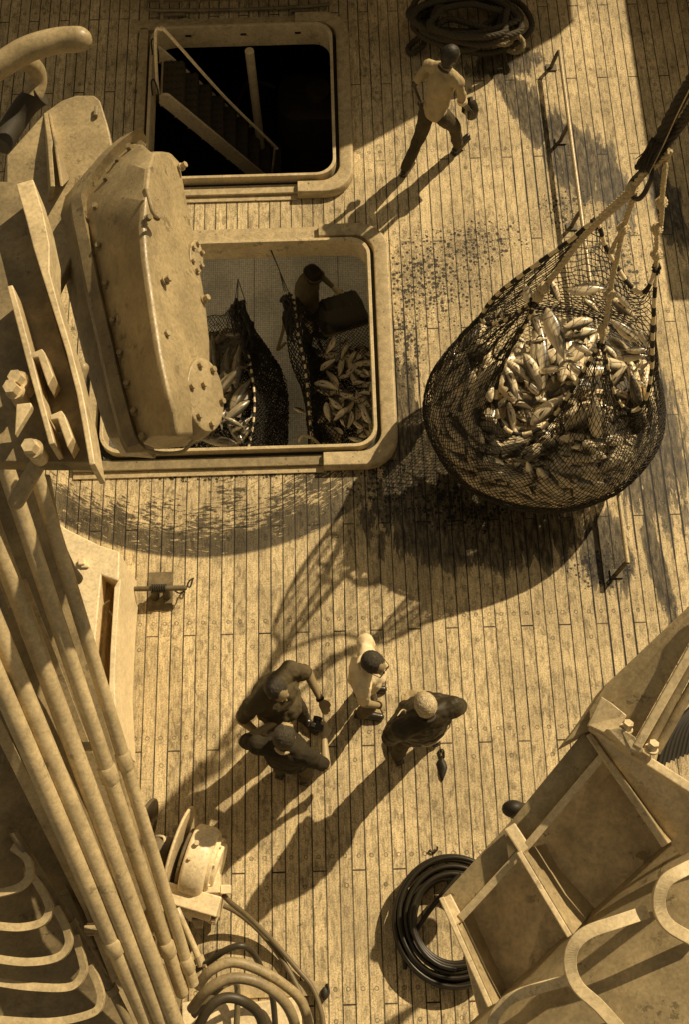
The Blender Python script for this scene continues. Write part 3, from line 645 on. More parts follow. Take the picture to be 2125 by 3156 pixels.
rope_lab = {'back': 'pale lifting rope from the far left corner of the bag to the shackle', 'front': 'pale lifting rope running from the near left corner over the bag mouth',
            'mid': 'pale knotted lifting rope with frayed ends rising from the near middle corner', 'right': 'pale knotted rope hanging down to the right corner of the bag'}
SP = {'back': [(1835, 690, 3.05), (1862, 660, 3.2), (1905, 622, 3.5), (1945, 585, 3.75), (1975, 550, 3.9), (2003, 515, 4.0)],
      'front': [(1646, 935, 2.5), (1660, 912, 2.58), (1700, 860, 2.75), (1745, 800, 2.95), (1800, 730, 3.2), (1860, 672, 3.5), (1925, 618, 3.7), (1955, 592, 3.78)],
      'mid': [(1855, 1065, 2.25), (1864, 1020, 2.36), (1874, 960, 2.5), (1881, 910, 2.65), (1890, 850, 2.85), (1905, 790, 3.05), (1922, 705, 3.3), (1940, 650, 3.55), (1958, 600, 3.76)],
      'right': [(2022, 832, 2.7), (2024, 785, 2.85), (2026, 705, 3.15), (2038, 690, 3.2), (2043, 603, 3.6), (2052, 520, 3.95), (2066, 466, 4.2)]}
KN = {'front': [(1660, 912, 2.6), (1678, 888, 2.68)], 'mid': [(1861, 1018, 2.38), (1880, 907, 2.67), (1922, 705, 3.32)], 'right': [(2025, 784, 2.86), (2026, 706, 3.16), (2040, 625, 3.5)], 'back': [(1950, 582, 3.78)]}
for k_, pts in SP.items():
    r_ = {'back': .026, 'front': .025, 'mid': .022, 'right': .02}[k_]
    mb = MB(); rope(mb, [at(*p) for p in pts], r_)
    ro = tag(mb.done('lifting_rope', rope_m, smooth=60, loc=at(*pts[0])), rope_lab[k_], 'rope', 'lifting ropes of the net bag')
    for kp in KN.get(k_, []):
        mb = MB(); knot(mb, at(*kp), .034); o = mb.done('knot', rope_m, None, 60); o.parent = ro; o.location = -ro.location
    if k_ == 'mid':
        for dx, dy in ((-18, 40), (-26, 30)):
            mb = MB(); rope(mb, [at(1922, 705, 3.3), at(1910 + dx * .4, 740, 3.2), at(1905 + dx, 775 + dy * .2, 3.1)], .012); o = mb.done('frayed_end', rope_m, None, 60); o.parent = ro; o.location = -ro.location
mb = MB(); rope(mb, [at(2066, 466, 4.2), at(2045, 490, 4.1), at(2015, 515, 4.0), at(1998, 535, 3.95)], .024)
rope(mb, [at(2052, 500, 4.1), at(2048, 540, 4.0), at(2043, 580, 3.8), at(2042, 620, 3.6)], .017)
tag(mb.done('lifting_rope', rope_m, smooth=60), 'short pale rope loop tied between shackle and right corner rope', 'rope', 'lifting ropes of the net bag')
mb = MB(); sh = [(2006, 512, 4.0), (2010, 545, 3.98), (1998, 575, 3.9), (1985, 600, 3.84), (1968, 614, 3.78), (1950, 605, 3.74), (1941, 585, 3.74), (1946, 565, 3.78), (1962, 545, 3.85), (1985, 525, 3.95)]
mb.tube(spl([at(*p) for p in sh], 6, True), .019, 12, closed=True)
tag(mb.done('shackle', plain(.02, .35, .4), smooth=60), 'long black steel link joining the lifting ropes', 'shackle')
e = thing('crane_runner', at(1990, 520, 3.98), 'thick black frayed rope end coming down from above to the link', 'rope')
mb = MB(); rope(mb, [at(1972, 518, 4.0), at(2020, 455, 4.2), at(2075, 350, 4.5), at(2140, 235, 4.9), at(2300, -50, 6.0)], .042, 4, .3); mb.done('heavy_rope', rope_d, e, 60)
mb = MB(); rope(mb, [at(2075, 350, 4.4), at(2060, 440, 4.2), at(2010, 500, 4.05)], .036, 4, .3); rope(mb, [at(2064, 430, 4.25), at(2125, 345, 4.6), at(2300, 50, 6)], .036, 4, .3); mb.done('thimble_splice', rope_d, e, 60)
mb = MB()
for i in range(46):
    s0 = at(2025 + random.uniform(-18, 18), 435 + random.uniform(-12, 12), 4.28); s1 = at(1975 + random.uniform(-16, 26), 520 + random.uniform(-30, 18), 4.05 + random.uniform(-.06, .1)); mb.tube([s0, s0.lerp(s1, .5) + Vector((0, 0, random.uniform(-.02, .04))), s1], [.008, .007, .003], 5)
mb.done('frayed_strands', rope_d, e, 60)
mb = MB(); mb.tube(spl([at(2000, 540, 4.06), at(2050, 440, 4.3), at(2083, 366, 4.5), at(2140, 250, 5.0)], 6), .0045, 6); mb.done('thin_line', rope_m, e, 60)

# ---------------------------------------------------------------- nets in the hold
def sheet(rows):
    rr = [resample([at(*p) for p in r], 24, False) for r in rows]
    def fn(u, v):
        q = crow([crow(r, u) for r in rr], v); return q + Vector((0, 0, .02 * math.sin(9 * u + 14 * v) + .015 * math.sin(23 * u - 7 * v)))
    return fn
def C4(x, y, z): return (550 + x / 2.09, 650 + y / 2.09, z)
eL = thing('fish_net', at(*C4(375, 590, -.6)), 'black net sling of long tuna on the left of the near hold', 'net')
Lst = [C4(375, 595, -.55), C4(395, 700, -.8), C4(420, 820, -1.0), C4(450, 930, -1.1), C4(470, 1040, -1.12), C4(488, 1180, -1.1), C4(485, 1330, -1.1), C4(462, 1470, -1.15), C4(440, 1560, -1.2)]
fn = sheet([Lst, [C4(395, 590, -.6), C4(450, 720, -1.0), C4(510, 900, -1.25), C4(570, 1060, -1.3), C4(585, 1200, -1.3), C4(590, 1380, -1.35), C4(560, 1560, -1.4)],
            [C4(405, 590, -.7), C4(500, 780, -1.3), C4(590, 900, -1.7), C4(660, 1010, -1.8), C4(695, 1100, -1.8), C4(712, 1300, -1.8), C4(700, 1560, -1.9)]])
diamond(lambda u, v: fn(v, u), 10, 78, 'netting', eL, net_m2, False, .013, .004)
fb = sheet([[C4(410, 780, -1.6), C4(450, 950, -1.8), C4(480, 1200, -1.85), C4(455, 1560, -1.9)], [C4(480, 800, -1.8), C4(560, 950, -1.95), C4(600, 1200, -1.95), C4(590, 1560, -2.0)], [C4(540, 850, -2.0), C4(650, 1000, -2.1), C4(705, 1200, -2.1), C4(700, 1560, -2.1)]])
diamond(lambda u, v: fb(v, u), 22, 120, 'folded_netting', eL, net_m2, False, .017, .012)
fb2 = sheet([[C4(-60, 780, -1.8), C4(-60, 1100, -1.8), C4(-60, 1560, -1.8)], [C4(200, 790, -1.8), C4(200, 1100, -1.8), C4(200, 1560, -1.8)], [C4(415, 790, -1.8), C4(480, 1100, -1.8), C4(455, 1560, -1.8)]])
diamond(lambda u, v: fb2(v, u), 50, 90, 'under_netting', eL, net_m2, False, .02, .012)
fn2 = sheet([[C4(375, 590, -.6), C4(300, 655, -1.0), C4(200, 680, -1.2), C4(60, 700, -1.3)], [C4(385, 690, -.9), C4(300, 720, -1.2), C4(200, 740, -1.35), C4(60, 760, -1.4)], [C4(410, 790, -1.15), C4(300, 800, -1.4), C4(200, 810, -1.5), C4(60, 830, -1.6)]])
diamond(fn2, 17, 12, 'upper_netting', eL, net_m2, False, .010, .004)
mb = MB(); mb.tube(spl([at(*p) for p in Lst], 14), .014, 8, stripe=3); mb.done('rim_cord', [cord_w, cord_b], eL, 60)
def gather(e, p, w_, n_=16):
    mb = MB()
    for i in range(n_):
        a = at(*p) + Vector((random.uniform(-.5, .5) * w_, random.uniform(-.5, .5) * w_, random.uniform(-.05, .05)))
        mb.tube(spl([a, a + Vector((random.uniform(-.05, .05), random.uniform(-.05, .05), -.06)), a + Vector((random.uniform(-.04, .06), random.uniform(-.16, 0), -.14)), a + Vector((random.uniform(-.02, .1), random.uniform(-.28, -.1), -.25))], 4), .012, 6)
    mb.done('gathered_netting', net_m2, e, 60)
gather(eL, C4(380, 600, -.5), .12); gather(eL, C4(430, 760, -.85), .16); gather(eL, C4(490, 860, -1.1), .18)
mb = MB()
for x2 in (360, 380, 435): mb.tube([at(*C4(383, 440, .6)), at(*C4(x2, 600, -.5))], .005, 6)
mb.done('hanging_cord', cord_b, eL, 60)
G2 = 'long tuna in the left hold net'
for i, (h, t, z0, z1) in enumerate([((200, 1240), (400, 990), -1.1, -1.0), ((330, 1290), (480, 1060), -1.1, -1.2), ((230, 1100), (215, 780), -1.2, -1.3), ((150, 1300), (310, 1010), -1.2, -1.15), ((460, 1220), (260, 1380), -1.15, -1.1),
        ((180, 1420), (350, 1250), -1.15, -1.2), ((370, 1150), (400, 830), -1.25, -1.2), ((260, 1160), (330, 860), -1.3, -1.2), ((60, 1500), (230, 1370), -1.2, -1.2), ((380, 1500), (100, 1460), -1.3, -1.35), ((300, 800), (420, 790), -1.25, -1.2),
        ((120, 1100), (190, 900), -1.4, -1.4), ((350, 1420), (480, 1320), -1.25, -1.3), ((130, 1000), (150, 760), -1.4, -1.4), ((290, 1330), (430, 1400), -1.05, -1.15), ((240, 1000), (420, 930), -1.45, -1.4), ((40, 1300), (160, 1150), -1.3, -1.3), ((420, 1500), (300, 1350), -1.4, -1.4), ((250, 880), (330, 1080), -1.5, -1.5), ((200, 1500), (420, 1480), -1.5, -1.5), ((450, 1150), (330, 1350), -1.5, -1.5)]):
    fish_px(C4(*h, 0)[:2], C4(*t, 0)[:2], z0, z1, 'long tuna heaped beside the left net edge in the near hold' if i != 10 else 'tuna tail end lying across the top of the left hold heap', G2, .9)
eR = thing('fish_net', at(*C4(700, 540, -.5)), 'black net sling of small tuna on the right of the near hold', 'net')
Rst = [C4(690, 570, -.45), C4(715, 530, -.4), C4(742, 580, -.5), C4(752, 660, -.7), C4(768, 780, -.9), C4(790, 880, -1.0), C4(812, 990, -1.1), C4(826, 1110, -1.15), C4(836, 1230, -1.2), C4(845, 1350, -1.2), C4(858, 1480, -1.3), C4(862, 1560, -1.35)]
fn3 = sheet([Rst, [C4(690, 540, -.5), C4(675, 640, -.9), C4(695, 800, -1.4), C4(710, 930, -1.6), C4(745, 1040, -1.8), C4(790, 1140, -1.9), C4(815, 1240, -1.8), C4(830, 1400, -1.8), C4(840, 1560, -1.8)]])
diamond(lambda u, v: fn3(v, u), 5, 70, 'netting', eR, net_m2, False, .015, .006)
fb3 = sheet([[C4(800, 800, -1.85), C4(840, 1000, -1.95), C4(860, 1250, -2.0), C4(880, 1560, -2.0)], [C4(1000, 980, -1.9), C4(1010, 1100, -1.9), C4(1010, 1300, -1.9), C4(1010, 1560, -1.9)], [C4(1420, 960, -1.9), C4(1420, 1100, -1.9), C4(1420, 1300, -1.9), C4(1420, 1560, -1.9)]])
diamond(lambda u, v: fb3(v, u), 60, 90, 'under_netting', eR, net_m2, False, .02, .012)
fn4 = sheet([Rst[2:], [C4(760, 560, -.6), C4(800, 700, -1.0), C4(830, 850, -1.25), C4(860, 980, -1.35), C4(880, 1120, -1.35), C4(910, 1250, -1.4), C4(945, 1400, -1.4), C4(1000, 1560, -1.45)],
             [C4(800, 600, -.8), C4(880, 740, -1.2), C4(920, 860, -1.45), C4(950, 980, -1.6), C4(990, 1120, -1.65), C4(1010, 1250, -1.65), C4(1040, 1400, -1.65), C4(1080, 1560, -1.65)]])
diamond(lambda u, v: fn4(v, u), 8, 74, 'inner_netting', eR, net_m2, False, .014, .005)
fn5 = sheet([[C4(830, 640, -1.0), C4(900, 700, -1.15), C4(1000, 740, -1.2), C4(1130, 720, -1.2), C4(1270, 690, -1.15), C4(1400, 670, -1.1)], [C4(860, 760, -1.3), C4(930, 800, -1.4), C4(1030, 830, -1.4), C4(1130, 820, -1.4), C4(1270, 800, -1.4), C4(1400, 780, -1.3)],
             [C4(900, 880, -1.5), C4(960, 900, -1.6), C4(1060, 930, -1.6), C4(1150, 930, -1.6), C4(1270, 930, -1.6), C4(1400, 900, -1.5)], [C4(930, 1000, -1.7), C4(1000, 1020, -1.75), C4(1080, 1050, -1.75), C4(1180, 1060, -1.75), C4(1270, 1060, -1.75), C4(1400, 1050, -1.7)]])
diamond(fn5, 24, 32, 'back_netting', eR, net_m2, False, .011, .004)
mb = MB(); mb.tube(spl([at(*p) for p in Rst], 12), .014, 8, stripe=3); mb.done('rim_cord', [cord_w, cord_b], eR, 60)
gather(eR, C4(685, 550, -.4), .10, 12); gather(eR, C4(690, 640, -.7), .10, 8)
mb = MB()
for x2 in (680, 692, 706): mb.tube([at(*C4(650, 385, .3)), at(*C4(x2, 520, -.42))], .005, 6)
for dx in (0, 6): mb.tube([at(*C4(592 + dx, 255, .7)), at(*C4(650, 385, .3))], .005, 6)
mb.done('hanging_cord', cord_b, eR, 60)
mb = MB(); rope(mb, [at(*C4(680, 680, -.9)), at(*C4(672, 770, -1.2)), at(*C4(650, 850, -1.6)), at(*C4(640, 895, -2.0)), at(*C4(690, 850, -2.1))], .02); mb.done('rope_tail', plain(.3, .8, .3, 50, .4), eR, 60)
mb = MB(); rope(mb, [at(*C4(775, 1490, -1.2)), at(*C4(800, 1450, -1.1)), at(*C4(860, 1465, -1.15)), at(*C4(910, 1510, -1.3))], .018); mb.done('rope_end', rope_m, eR, 60)
G3 = 'small tuna in the right hold net'
for i, (h, t, z0, z1) in enumerate([((1005, 810), (945, 930), -1.1, -1.2), ((910, 1030), (1015, 950), -1.3, -1.2), ((870, 1110), (1040, 1150), -1.2, -1.2), ((1130, 1190), (1010, 1170), -1.2, -1.25), ((1055, 1275), (960, 1200), -1.15, -1.2), ((950, 1230), (975, 1370), -1.2, -1.25),
        ((1105, 1270), (990, 1355), -1.1, -1.2), ((1240, 1370), (1185, 1230), -1.15, -1.2), ((1120, 1290), (1095, 1410), -1.25, -1.3), ((1045, 1330), (1080, 1400), -1.2, -1.3), ((1195, 1400), (1130, 1350), -1.2, -1.3), ((1100, 860), (1040, 960), -1.35, -1.45), ((1150, 900), (1100, 1000), -1.45, -1.5),
        ((1190, 1020), (1240, 1070), -1.3, -1.3), ((1030, 1080), (1120, 1060), -1.5, -1.5), ((1240, 1180), (1160, 1170), -1.25, -1.3), ((1190, 1480), (1090, 1460), -1.3, -1.3), ((1230, 1460), (1200, 1400), -1.35, -1.4), ((1250, 1100), (1230, 1180), -1.3, -1.35),
        ((1180, 1290), (1150, 1210), -1.3, -1.3), ((1010, 1010), (1100, 1000), -1.5, -1.5), ((1120, 1120), (1210, 1100), -1.45, -1.45), ((1060, 1440), (1000, 1390), -1.35, -1.4), ((1250, 1290), (1190, 1190), -1.3, -1.35), ((1270, 1440), (1230, 1340), -1.4, -1.4), ((990, 1290), (1090, 1330), -1.45, -1.4), ((1150, 1400), (1250, 1440), -1.5, -1.5), ((1060, 1190), (1180, 1240), -1.5, -1.5), ((1140, 980), (1210, 1010), -1.55, -1.5), ((1180, 860), (1240, 940), -1.5, -1.5)]):
    fish_px(C4(*h, 0)[:2], C4(*t, 0)[:2], z0 - .1, z1 - .1, 'small tuna in the heap of the right hold net' if i else 'single pale tuna standing highest in the right hold net', G3, 1.4)
for k in range(24):
    x2, y2 = random.uniform(80, 420), random.uniform(800, 1500); q = random.uniform(-1.3, -.5); L = 130
    fish_px(C4(x2 + L * math.cos(q), y2 + L * math.sin(q), 0)[:2], C4(x2 - L * math.cos(q), y2 - L * math.sin(q), 0)[:2], -1.5, -1.5, 'tuna low in the heap of the left hold net', G2, .9)
for k in range(40):
    x2, y2 = random.uniform(920, 1330), random.uniform(900, 1520); q = random.uniform(0, 6.28); L = 72
    fish_px(C4(x2 + L * math.cos(q), y2 + L * math.sin(q), 0)[:2], C4(x2 - L * math.cos(q), y2 - L * math.sin(q), 0)[:2], -1.6, -1.6, 'tuna low in the heap of the right hold net', G3, 1.35)
mb = MB(); fish_px(C4(735, 1265, 0)[:2], C4(832, 1310, 0)[:2], -2.2, -2.25, 'lone tuna on the steel floor between the two hold nets', None, 1)
# net hanging from the deck head inside the near hold
c = at(*C4(370, 300, -.9)); e = thing('net_bundle', (c.x, c.y, -.8), 'dark net bundle hanging at the far edge inside the near hatch', 'net bundle')
mb = MB(); loops = []
for i, (z, q) in enumerate([(-.16, .30), (-.35, .31), (-.55, .26), (-.72, .17), (-.85, .07), (-.9, .02)]):
    loops.append([Vector((c.x + .02 + q * math.cos(a) * (1 + .15 * math.sin(a * 5 + i)), c.y + .1 + q * .8 * math.sin(a), z)) for a in [2 * math.pi * j / 24 for j in range(24)]])
mb.loft(loops); mb.done('bundle', plain(.012, .9, .4, 30, .8), e, 60)
# ---------------------------------------------------------------- people
tex = bpy.data.textures.new('folds', 'CLOUDS'); tex.noise_scale = .11; tex.noise_depth = 2
tex2 = bpy.data.textures.new('hair_tufts', 'CLOUDS'); tex2.noise_scale = .018; tex2.noise_depth = 1
def melt(o, vox, disp=0, t=None, it=3):
    r_ = o.modifiers.new('one_surface', 'REMESH'); r_.mode = 'VOXEL'; r_.voxel_size = vox; r_.use_smooth_shade = True
    s_ = o.modifiers.new('soften', 'SMOOTH'); s_.factor = .5; s_.iterations = it
    if disp:
        d_ = o.modifiers.new('folds', 'DISPLACE'); d_.texture = t or tex; d_.strength = disp; d_.mid_level = .5; d_.texture_coords = 'LOCAL'
    return o
def cloth(g, sc=9, rough=.85):
    n = NT('cloth'); a = n.noise(n.mul(n.co, (1, 1, .6)), sc, 4, .6); b = n.noise(n.co, 240, 2)
    n.bump(n.m('ADD', a, n.m('MULTIPLY', b, .15)), .6, .02); f = n.rng(a, .3, .7, .82, 1.12)
    return n.set(n.mix(1, sep(g), n.vec(f, f, f), 'MULTIPLY'), rough, None, .25)
def hair_m(g, g2):
    n = NT('hair'); a = n.noise(n.mul(n.co, (.35, 1, 1)), 75, 4, .75, 2.5); n.bump(a, .9, .01)
    return n.set(n.mix(n.rng(a, .38, .62), sep(g), sep(g2)), .6)
def person(loc, face, label, J, shirt, trous, skin, hair, shoe=.03, long=False, bulk=1.0, collar=None, hy=0.0, hp=0.0, cap=None, glove=None, belly=0.0, mask=None, beltz=.98, hscale=1.0, hem=None):
    e = thing('person', loc, label, 'person', None, R(face))
    D = dict(pel=(0, 0, .95), wai=(0, 0, 1.1), che=(0, .0, 1.28), neb=(0, -.01, 1.46), hea=(0, .03, 1.63),
             sL=(-.185, -.01, 1.41), eL=(-.25, -.03, 1.13), hL=(-.25, .08, .90), sR=(.185, -.01, 1.41), eR=(.25, -.03, 1.13), hR=(.25, .08, .90),
             pL=(-.095, 0, .90), kL=(-.11, .03, .49), aL=(-.12, 0, .09), pR=(.095, 0, .90), kR=(.11, .03, .49), aR=(.12, 0, .09), tL=(-.03, 1, 0), tR=(.03, 1, 0))
    D.update(J)
    # local axes: x = forward (faces +x), y = left; J is given as (right, forward, up)
    V = {k: Vector((v[1], -v[0], v[2])) for k, v in D.items()}
    Hd = Matrix.Rotation(R(hy), 3, 'Z') @ Matrix.Rotation(R(hp), 3, 'Y')
    def arm(mb, s, r0, r1, r2, upto=1.0, infl=0, start=0):
        a, b, c = V['s' + s], V['e' + s], V['h' + s]
        mb.cap(a, b, r0 + infl, r1 + infl)
        if upto > 1: mb.cap(b, b.lerp(c, upto - 1), r1 + infl, (r1 + (r2 - r1) * (upto - 1)) + infl)
    def torso(mb, k=0.0):
        w_ = .165 * bulk; ch = V['che']; up = (V['neb'] - V['pel']).normalized(); sh = (V['sL'] - V['sR']).normalized(); fw = sh.cross(up).normalized() * -1
        if fw.dot(Vector((1, 0, 0))) < 0: fw = -fw
        M = Matrix((fw, sh, up)).transposed()
        mb.cap(V['sL'], V['sR'], .062 * bulk + k, .062 * bulk + k)
        mb.ell(ch, (.125 * bulk + k, .178 * bulk + k, .20 + k), M); mb.ell(ch + up * .09, (.105 * bulk + k, .165 * bulk + k, .10 + k), M)
        mb.ell(V['wai'] + fw * belly * .5, (.12 * bulk + belly + k, .158 * bulk + k, .17 + k), M)
        mb.ell(V['pel'], (.118 * bulk + k, .165 * bulk + k, .12 + k), M)
        for s in 'LR': mb.cap(V['neb'].lerp(V['hea'], .1), V['s' + s], .05 + k, .05 + k)
        return M
    def hand(mb, s, k=0.0):
        d = (V['h' + s] - V['e' + s]).normalized(); side = d.cross(Vector((0, 0, 1)));
        side = side.normalized() if side.length > .1 else Vector((0, 1, 0)); nrm = side.cross(d); w0 = V['h' + s]; sg = -1 if s == 'L' else 1
        M = Matrix((d, side, nrm)).transposed(); mb.ell(w0 + d * .05, (.052 + k, .040 + k, .018 + k), M)
        for i, (o, L) in enumerate(((-.030, .062), (-.010, .074), (.011, .070), (.030, .054))):
            b0 = w0 + d * .085 + side * o; b1 = b0 + d * L * .5 - nrm * .008; b2 = b1 + d * L * .38 - nrm * .026
            mb.cap(b0, b1, .0098 + k, .009 + k); mb.cap(b1, b2, .009 + k, .0078 + k)
        t0 = w0 + d * .02 - side * .032 * sg * -1; t1 = t0 + d * .035 + side * .022 * sg - nrm * .01; mb.cap(t0, t1, .0125 + k, .011 + k); mb.cap(t1, t1 + d * .032, .011 + k, .009 + k)
    # body
    mb = MB(); hs_ = hscale; h = V['hea']
    hd = lambda x, y, z: h + Hd @ Vector((x, y, z)) * hs_
    mb.ell(hd(-.005, 0, .01), (.098 * hs_, .078 * hs_, .112 * hs_), Hd, 20, 14); mb.ell(hd(.035, 0, -.06), (.058 * hs_, .054 * hs_, .058 * hs_), Hd)
    mb.cap(hd(.088, 0, .015), hd(.108, 0, -.018), .008, .014); mb.ell(hd(.085, 0, -.055), (.014, .024, .010), Hd)
    for q in (-1, 1): mb.ell(hd(.0, q * .080, -.005), (.018, .009, .030), Hd); mb.ell(hd(.085, q * .03, .03), (.012, .02, .008), Hd)
    mb.cap(V['neb'] - Vector((0, 0, .03)), h + Hd @ Vector((-.02, 0, -.05)), .058, .052)
    torso(mb, -.008)
    for s in 'LR':
        arm(mb, s, .047 * bulk, .038 * bulk, .027); mb.cap(V['e' + s], V['h' + s], .038 * bulk, .026); hand(mb, s)
        mb.cap(V['p' + s], V['k' + s], .078, .052); mb.cap(V['k' + s], V['a' + s], .050, .036)
    body = melt(mb.done('body', skin, e, 60, local=True), .0085, 0, None, 2)
    # hair
    if hair:
        mb = MB(); mb.ell(hd(-.024, 0, .026), (.101 * hs_, .090 * hs_, .104 * hs_), Hd, 20, 14); mb.ell(hd(-.045, 0, -.01), (.068 * hs_, .085 * hs_, .09 * hs_), Hd)
        melt(mb.done('hair', hair, e, 60, local=True), .007, .007, tex2, 1)
    if cap:
        mb = MB(); mb.ell(hd(-.01, 0, .045), (.112, .096, .09), Hd, 20, 14); mb.ell(hd(-.04, 0, .02), (.09, .092, .09), Hd, 20, 14); melt(mb.done('beanie', cap[0], e, 60, local=True), .009, 0)
        mb = MB(); mb.tube([hd(-.012 + .116 * math.cos(a), .1 * math.sin(a), .03 - .02 * math.cos(a)) for a in [i * math.pi / 12 for i in range(24)]], .007, 6, closed=True); mb.done('cap_band', cap[1], e, 60, local=True)
    if mask:
        mb = MB(); mb.ell(hd(.03, 0, -.045), (.075, .075, .065), Hd, 18, 12); mb.ell(hd(.0, 0, -.09), (.075, .08, .05), Hd); melt(mb.done('bandana', mask, e, 60, local=True), .008, .006, tex2)
    # shirt
    mb = MB(); torso(mb, .014)
    for s in 'LR': arm(mb, s, .055 * bulk, .050 * bulk, .042, 1.95 if long else .0, .012 if long else 0)
    if not long:
        mb2 = []
        for s in 'LR':
            pass
    sh = mb
    if not long:
        # short sleeves end above the elbow
        sh = MB(); torso(sh, .014)
        for s in 'LR': sh.cap(V['s' + s], V['s' + s].lerp(V['e' + s], .72), .060 * bulk, .060 * bulk)
    melt(sh.done('jacket' if long else 'shirt', shirt, e, 60, local=True), .0095, .034, tex, 3)
    if hem:
        for s in hem:
            c = V['s' + s].lerp(V['e' + s], .9); d = (V['e' + s] - V['s' + s]).normalized(); mb = MB(); mb.tube([c - d * .02, c + d * .02], .066 * bulk, 16); mb.done('sleeve_hem', plain(.7, .8, .1), e, 60, local=True)
    up = (V['hea'] - V['neb']).normalized(); cpt = V['neb'].lerp(V['hea'], .16); s1 = up.cross(Vector((0, 1, 0))).normalized(); s2 = up.cross(s1)
    mb = MB(); mb.tube([cpt + (s1 * math.cos(a) * .075 + s2 * math.sin(a) * .070) for a in [i * math.pi / 10 for i in range(20)]], .014, 8, closed=True); mb.done('collar', collar or shirt, e, 60, local=True)
    # trousers and shoes
    mb = MB(); mb.ell(V['pel'] - Vector((0, 0, .01)), (.125 * bulk, .168 * bulk, .115))
    for s in 'LR': mb.cap(V['p' + s], V['k' + s], .098, .072); mb.cap(V['k' + s], V['a' + s] + Vector((0, 0, .0)), .072, .060)
    melt(mb.done('trousers', trous, e, 60, local=True), .010, .03, tex, 3)
    for s in 'LR':
        a = V['a' + s]; t = V['t' + s].normalized(); mb = MB(); mb.cap(a - t * .045 + Vector((0, 0, -.045)), a + t * .10 + Vector((0, 0, -.052)), .040, .042); mb.cap(a + t * .08 + Vector((0, 0, -.05)), a + t * .165 + Vector((0, 0, -.055)), .043, .034); mb.cap(a + Vector((0, 0, .02)), a - Vector((0, 0, .03)), .042, .042)
        mb.box(a + t * .05 + Vector((0, 0, -.082)), (.27, .085, .012), Matrix.Rotation(math.atan2(t.y, t.x), 3, 'Z') @ Matrix.Rotation(-math.asin(max(-1, min(1, t.z))), 3, 'Y'))
        melt(mb.done('shoe', plain(shoe, .3, .2), e, 60, local=True), .008, 0, None, 2)
    return e, V
def on(e, name, mb, m, smooth=60, par=None): o = mb.done(name, m, par or e, smooth, local=True); return o
skin_d = plain(.22, .5, .2, 20); skin_m = plain(.32, .5, .2, 20); skin_l = plain(.42, .5, .2, 20); skin_b = plain(.05, .45, .2, 20)
dk_hair = hair_m(.015, .07); gray_hair = hair_m(.22, .85); br_hair = hair_m(.02, .09)
# man with crossed thumbs on the left of the group
p = at(825, 2088, 1.72)
e, V = person((p.x + .02, p.y - .03, 0), -48, 'man in dark t-shirt, elbows out, upper left of the talking group', dict(hea=(0, .07, 1.63), neb=(0, .01, 1.45), sL=(-.21, -.02, 1.42), sR=(.21, -.02, 1.42), eL=(-.33, .04, 1.15), hL=(-.27, .26, 1.0), eR=(-0 + .33, -.06, 1.14), hR=(.29, .13, .94), kL=(-.14, .1, .5), aL=(-.16, .1, .09)), cloth(.10), cloth(.05), skin_m, dk_hair, bulk=1.2, belly=.06, hp=14)
mb = MB(); wv = V['hL']; dv = (V['hL'] - V['eL']).normalized(); mb.tube([wv - dv * .03, wv - dv * .01], .036, 14); on(e, 'watch_strap', mb, plain(.02, .4, .2))
# man with camera
p = at(868, 2258, 1.72)
e, V = person((p.x + .0, p.y - .06, 0), 74, 'man in black polo shirt holding a small camera, lower left of the group', dict(hea=(0, .06, 1.63), neb=(0, .0, 1.45), sL=(-.21, -.03, 1.41), sR=(.21, -.03, 1.41), eL=(-.37, .0, 1.18), hL=(-.14, .24, 1.12), eR=(.34, -.02, 1.16), hR=(.27, .19, 1.15)), cloth(.035), cloth(.10), skin_l, br_hair, bulk=1.1, belly=.03, collar=plain(.5, .8, .2), hp=18)
mb = MB(); c = V['hR'] + Vector((.07, .09, .03)); mb.box(c, (.05, .13, .085)); mb.cyl(c, c + Vector((.07, 0, 0)), .034, 18); mb.cyl(c + Vector((.05, 0, 0)), c + Vector((.085, 0, 0)), .038, 18); mb.box(c + Vector((0, .02, .05)), (.04, .04, .02))
cm = mb.done('camera', plain(.02, .4, .2), None, 30, .006); cm.matrix_world = Matrix.Translation(e.location) @ Matrix.Rotation(e.rotation_euler.z, 4, 'Z'); tag(cm, 'small black camera held by the man in the black polo', 'camera')
# man in white
p = at(1141, 2008, 1.70)
e, V = person((p.x - .03, p.y - .04, 0), -8, 'man in white t-shirt and glasses in the middle of the group', dict(hea=(.03, .07, 1.61), sL=(-.19, -.02, 1.40), sR=(.19, -.01, 1.38), eL=(-.235, .0, 1.13), hL=(-.20, .10, .9), eR=(.25, .02, 1.12), hR=(.21, .14, .9), kR=(.12, .06, .49), aR=(.13, .0, .09)), cloth(.80), cloth(.13), skin_m, dk_hair, bulk=1.0, hy=-30, hp=16, belly=.03)
mb = MB(); mb.tube([V['hR'] - Vector((.01, 0, -.02)), V['hR'] + Vector((0, 0, 0))], .034, 14); on(e, 'bracelet', mb, plain(.03, .5, .2))
mb = MB(); Hd = Matrix.Rotation(R(-30), 3, 'Z') @ Matrix.Rotation(R(16), 3, 'Y')
for q in (-1, 1): mb.tube([V['hea'] + Hd @ Vector((.1, q * .034 + .027 * math.cos(a), .025 + .02 * math.sin(a))) for a in [i * .6283 for i in range(10)]], .003, 5, closed=True); mb.tube([V['hea'] + Hd @ Vector((.1, q * .062, .028)), V['hea'] + Hd @ Vector((.0, q * .086, .02))], .003, 5)
on(e, 'glasses', mb, black)
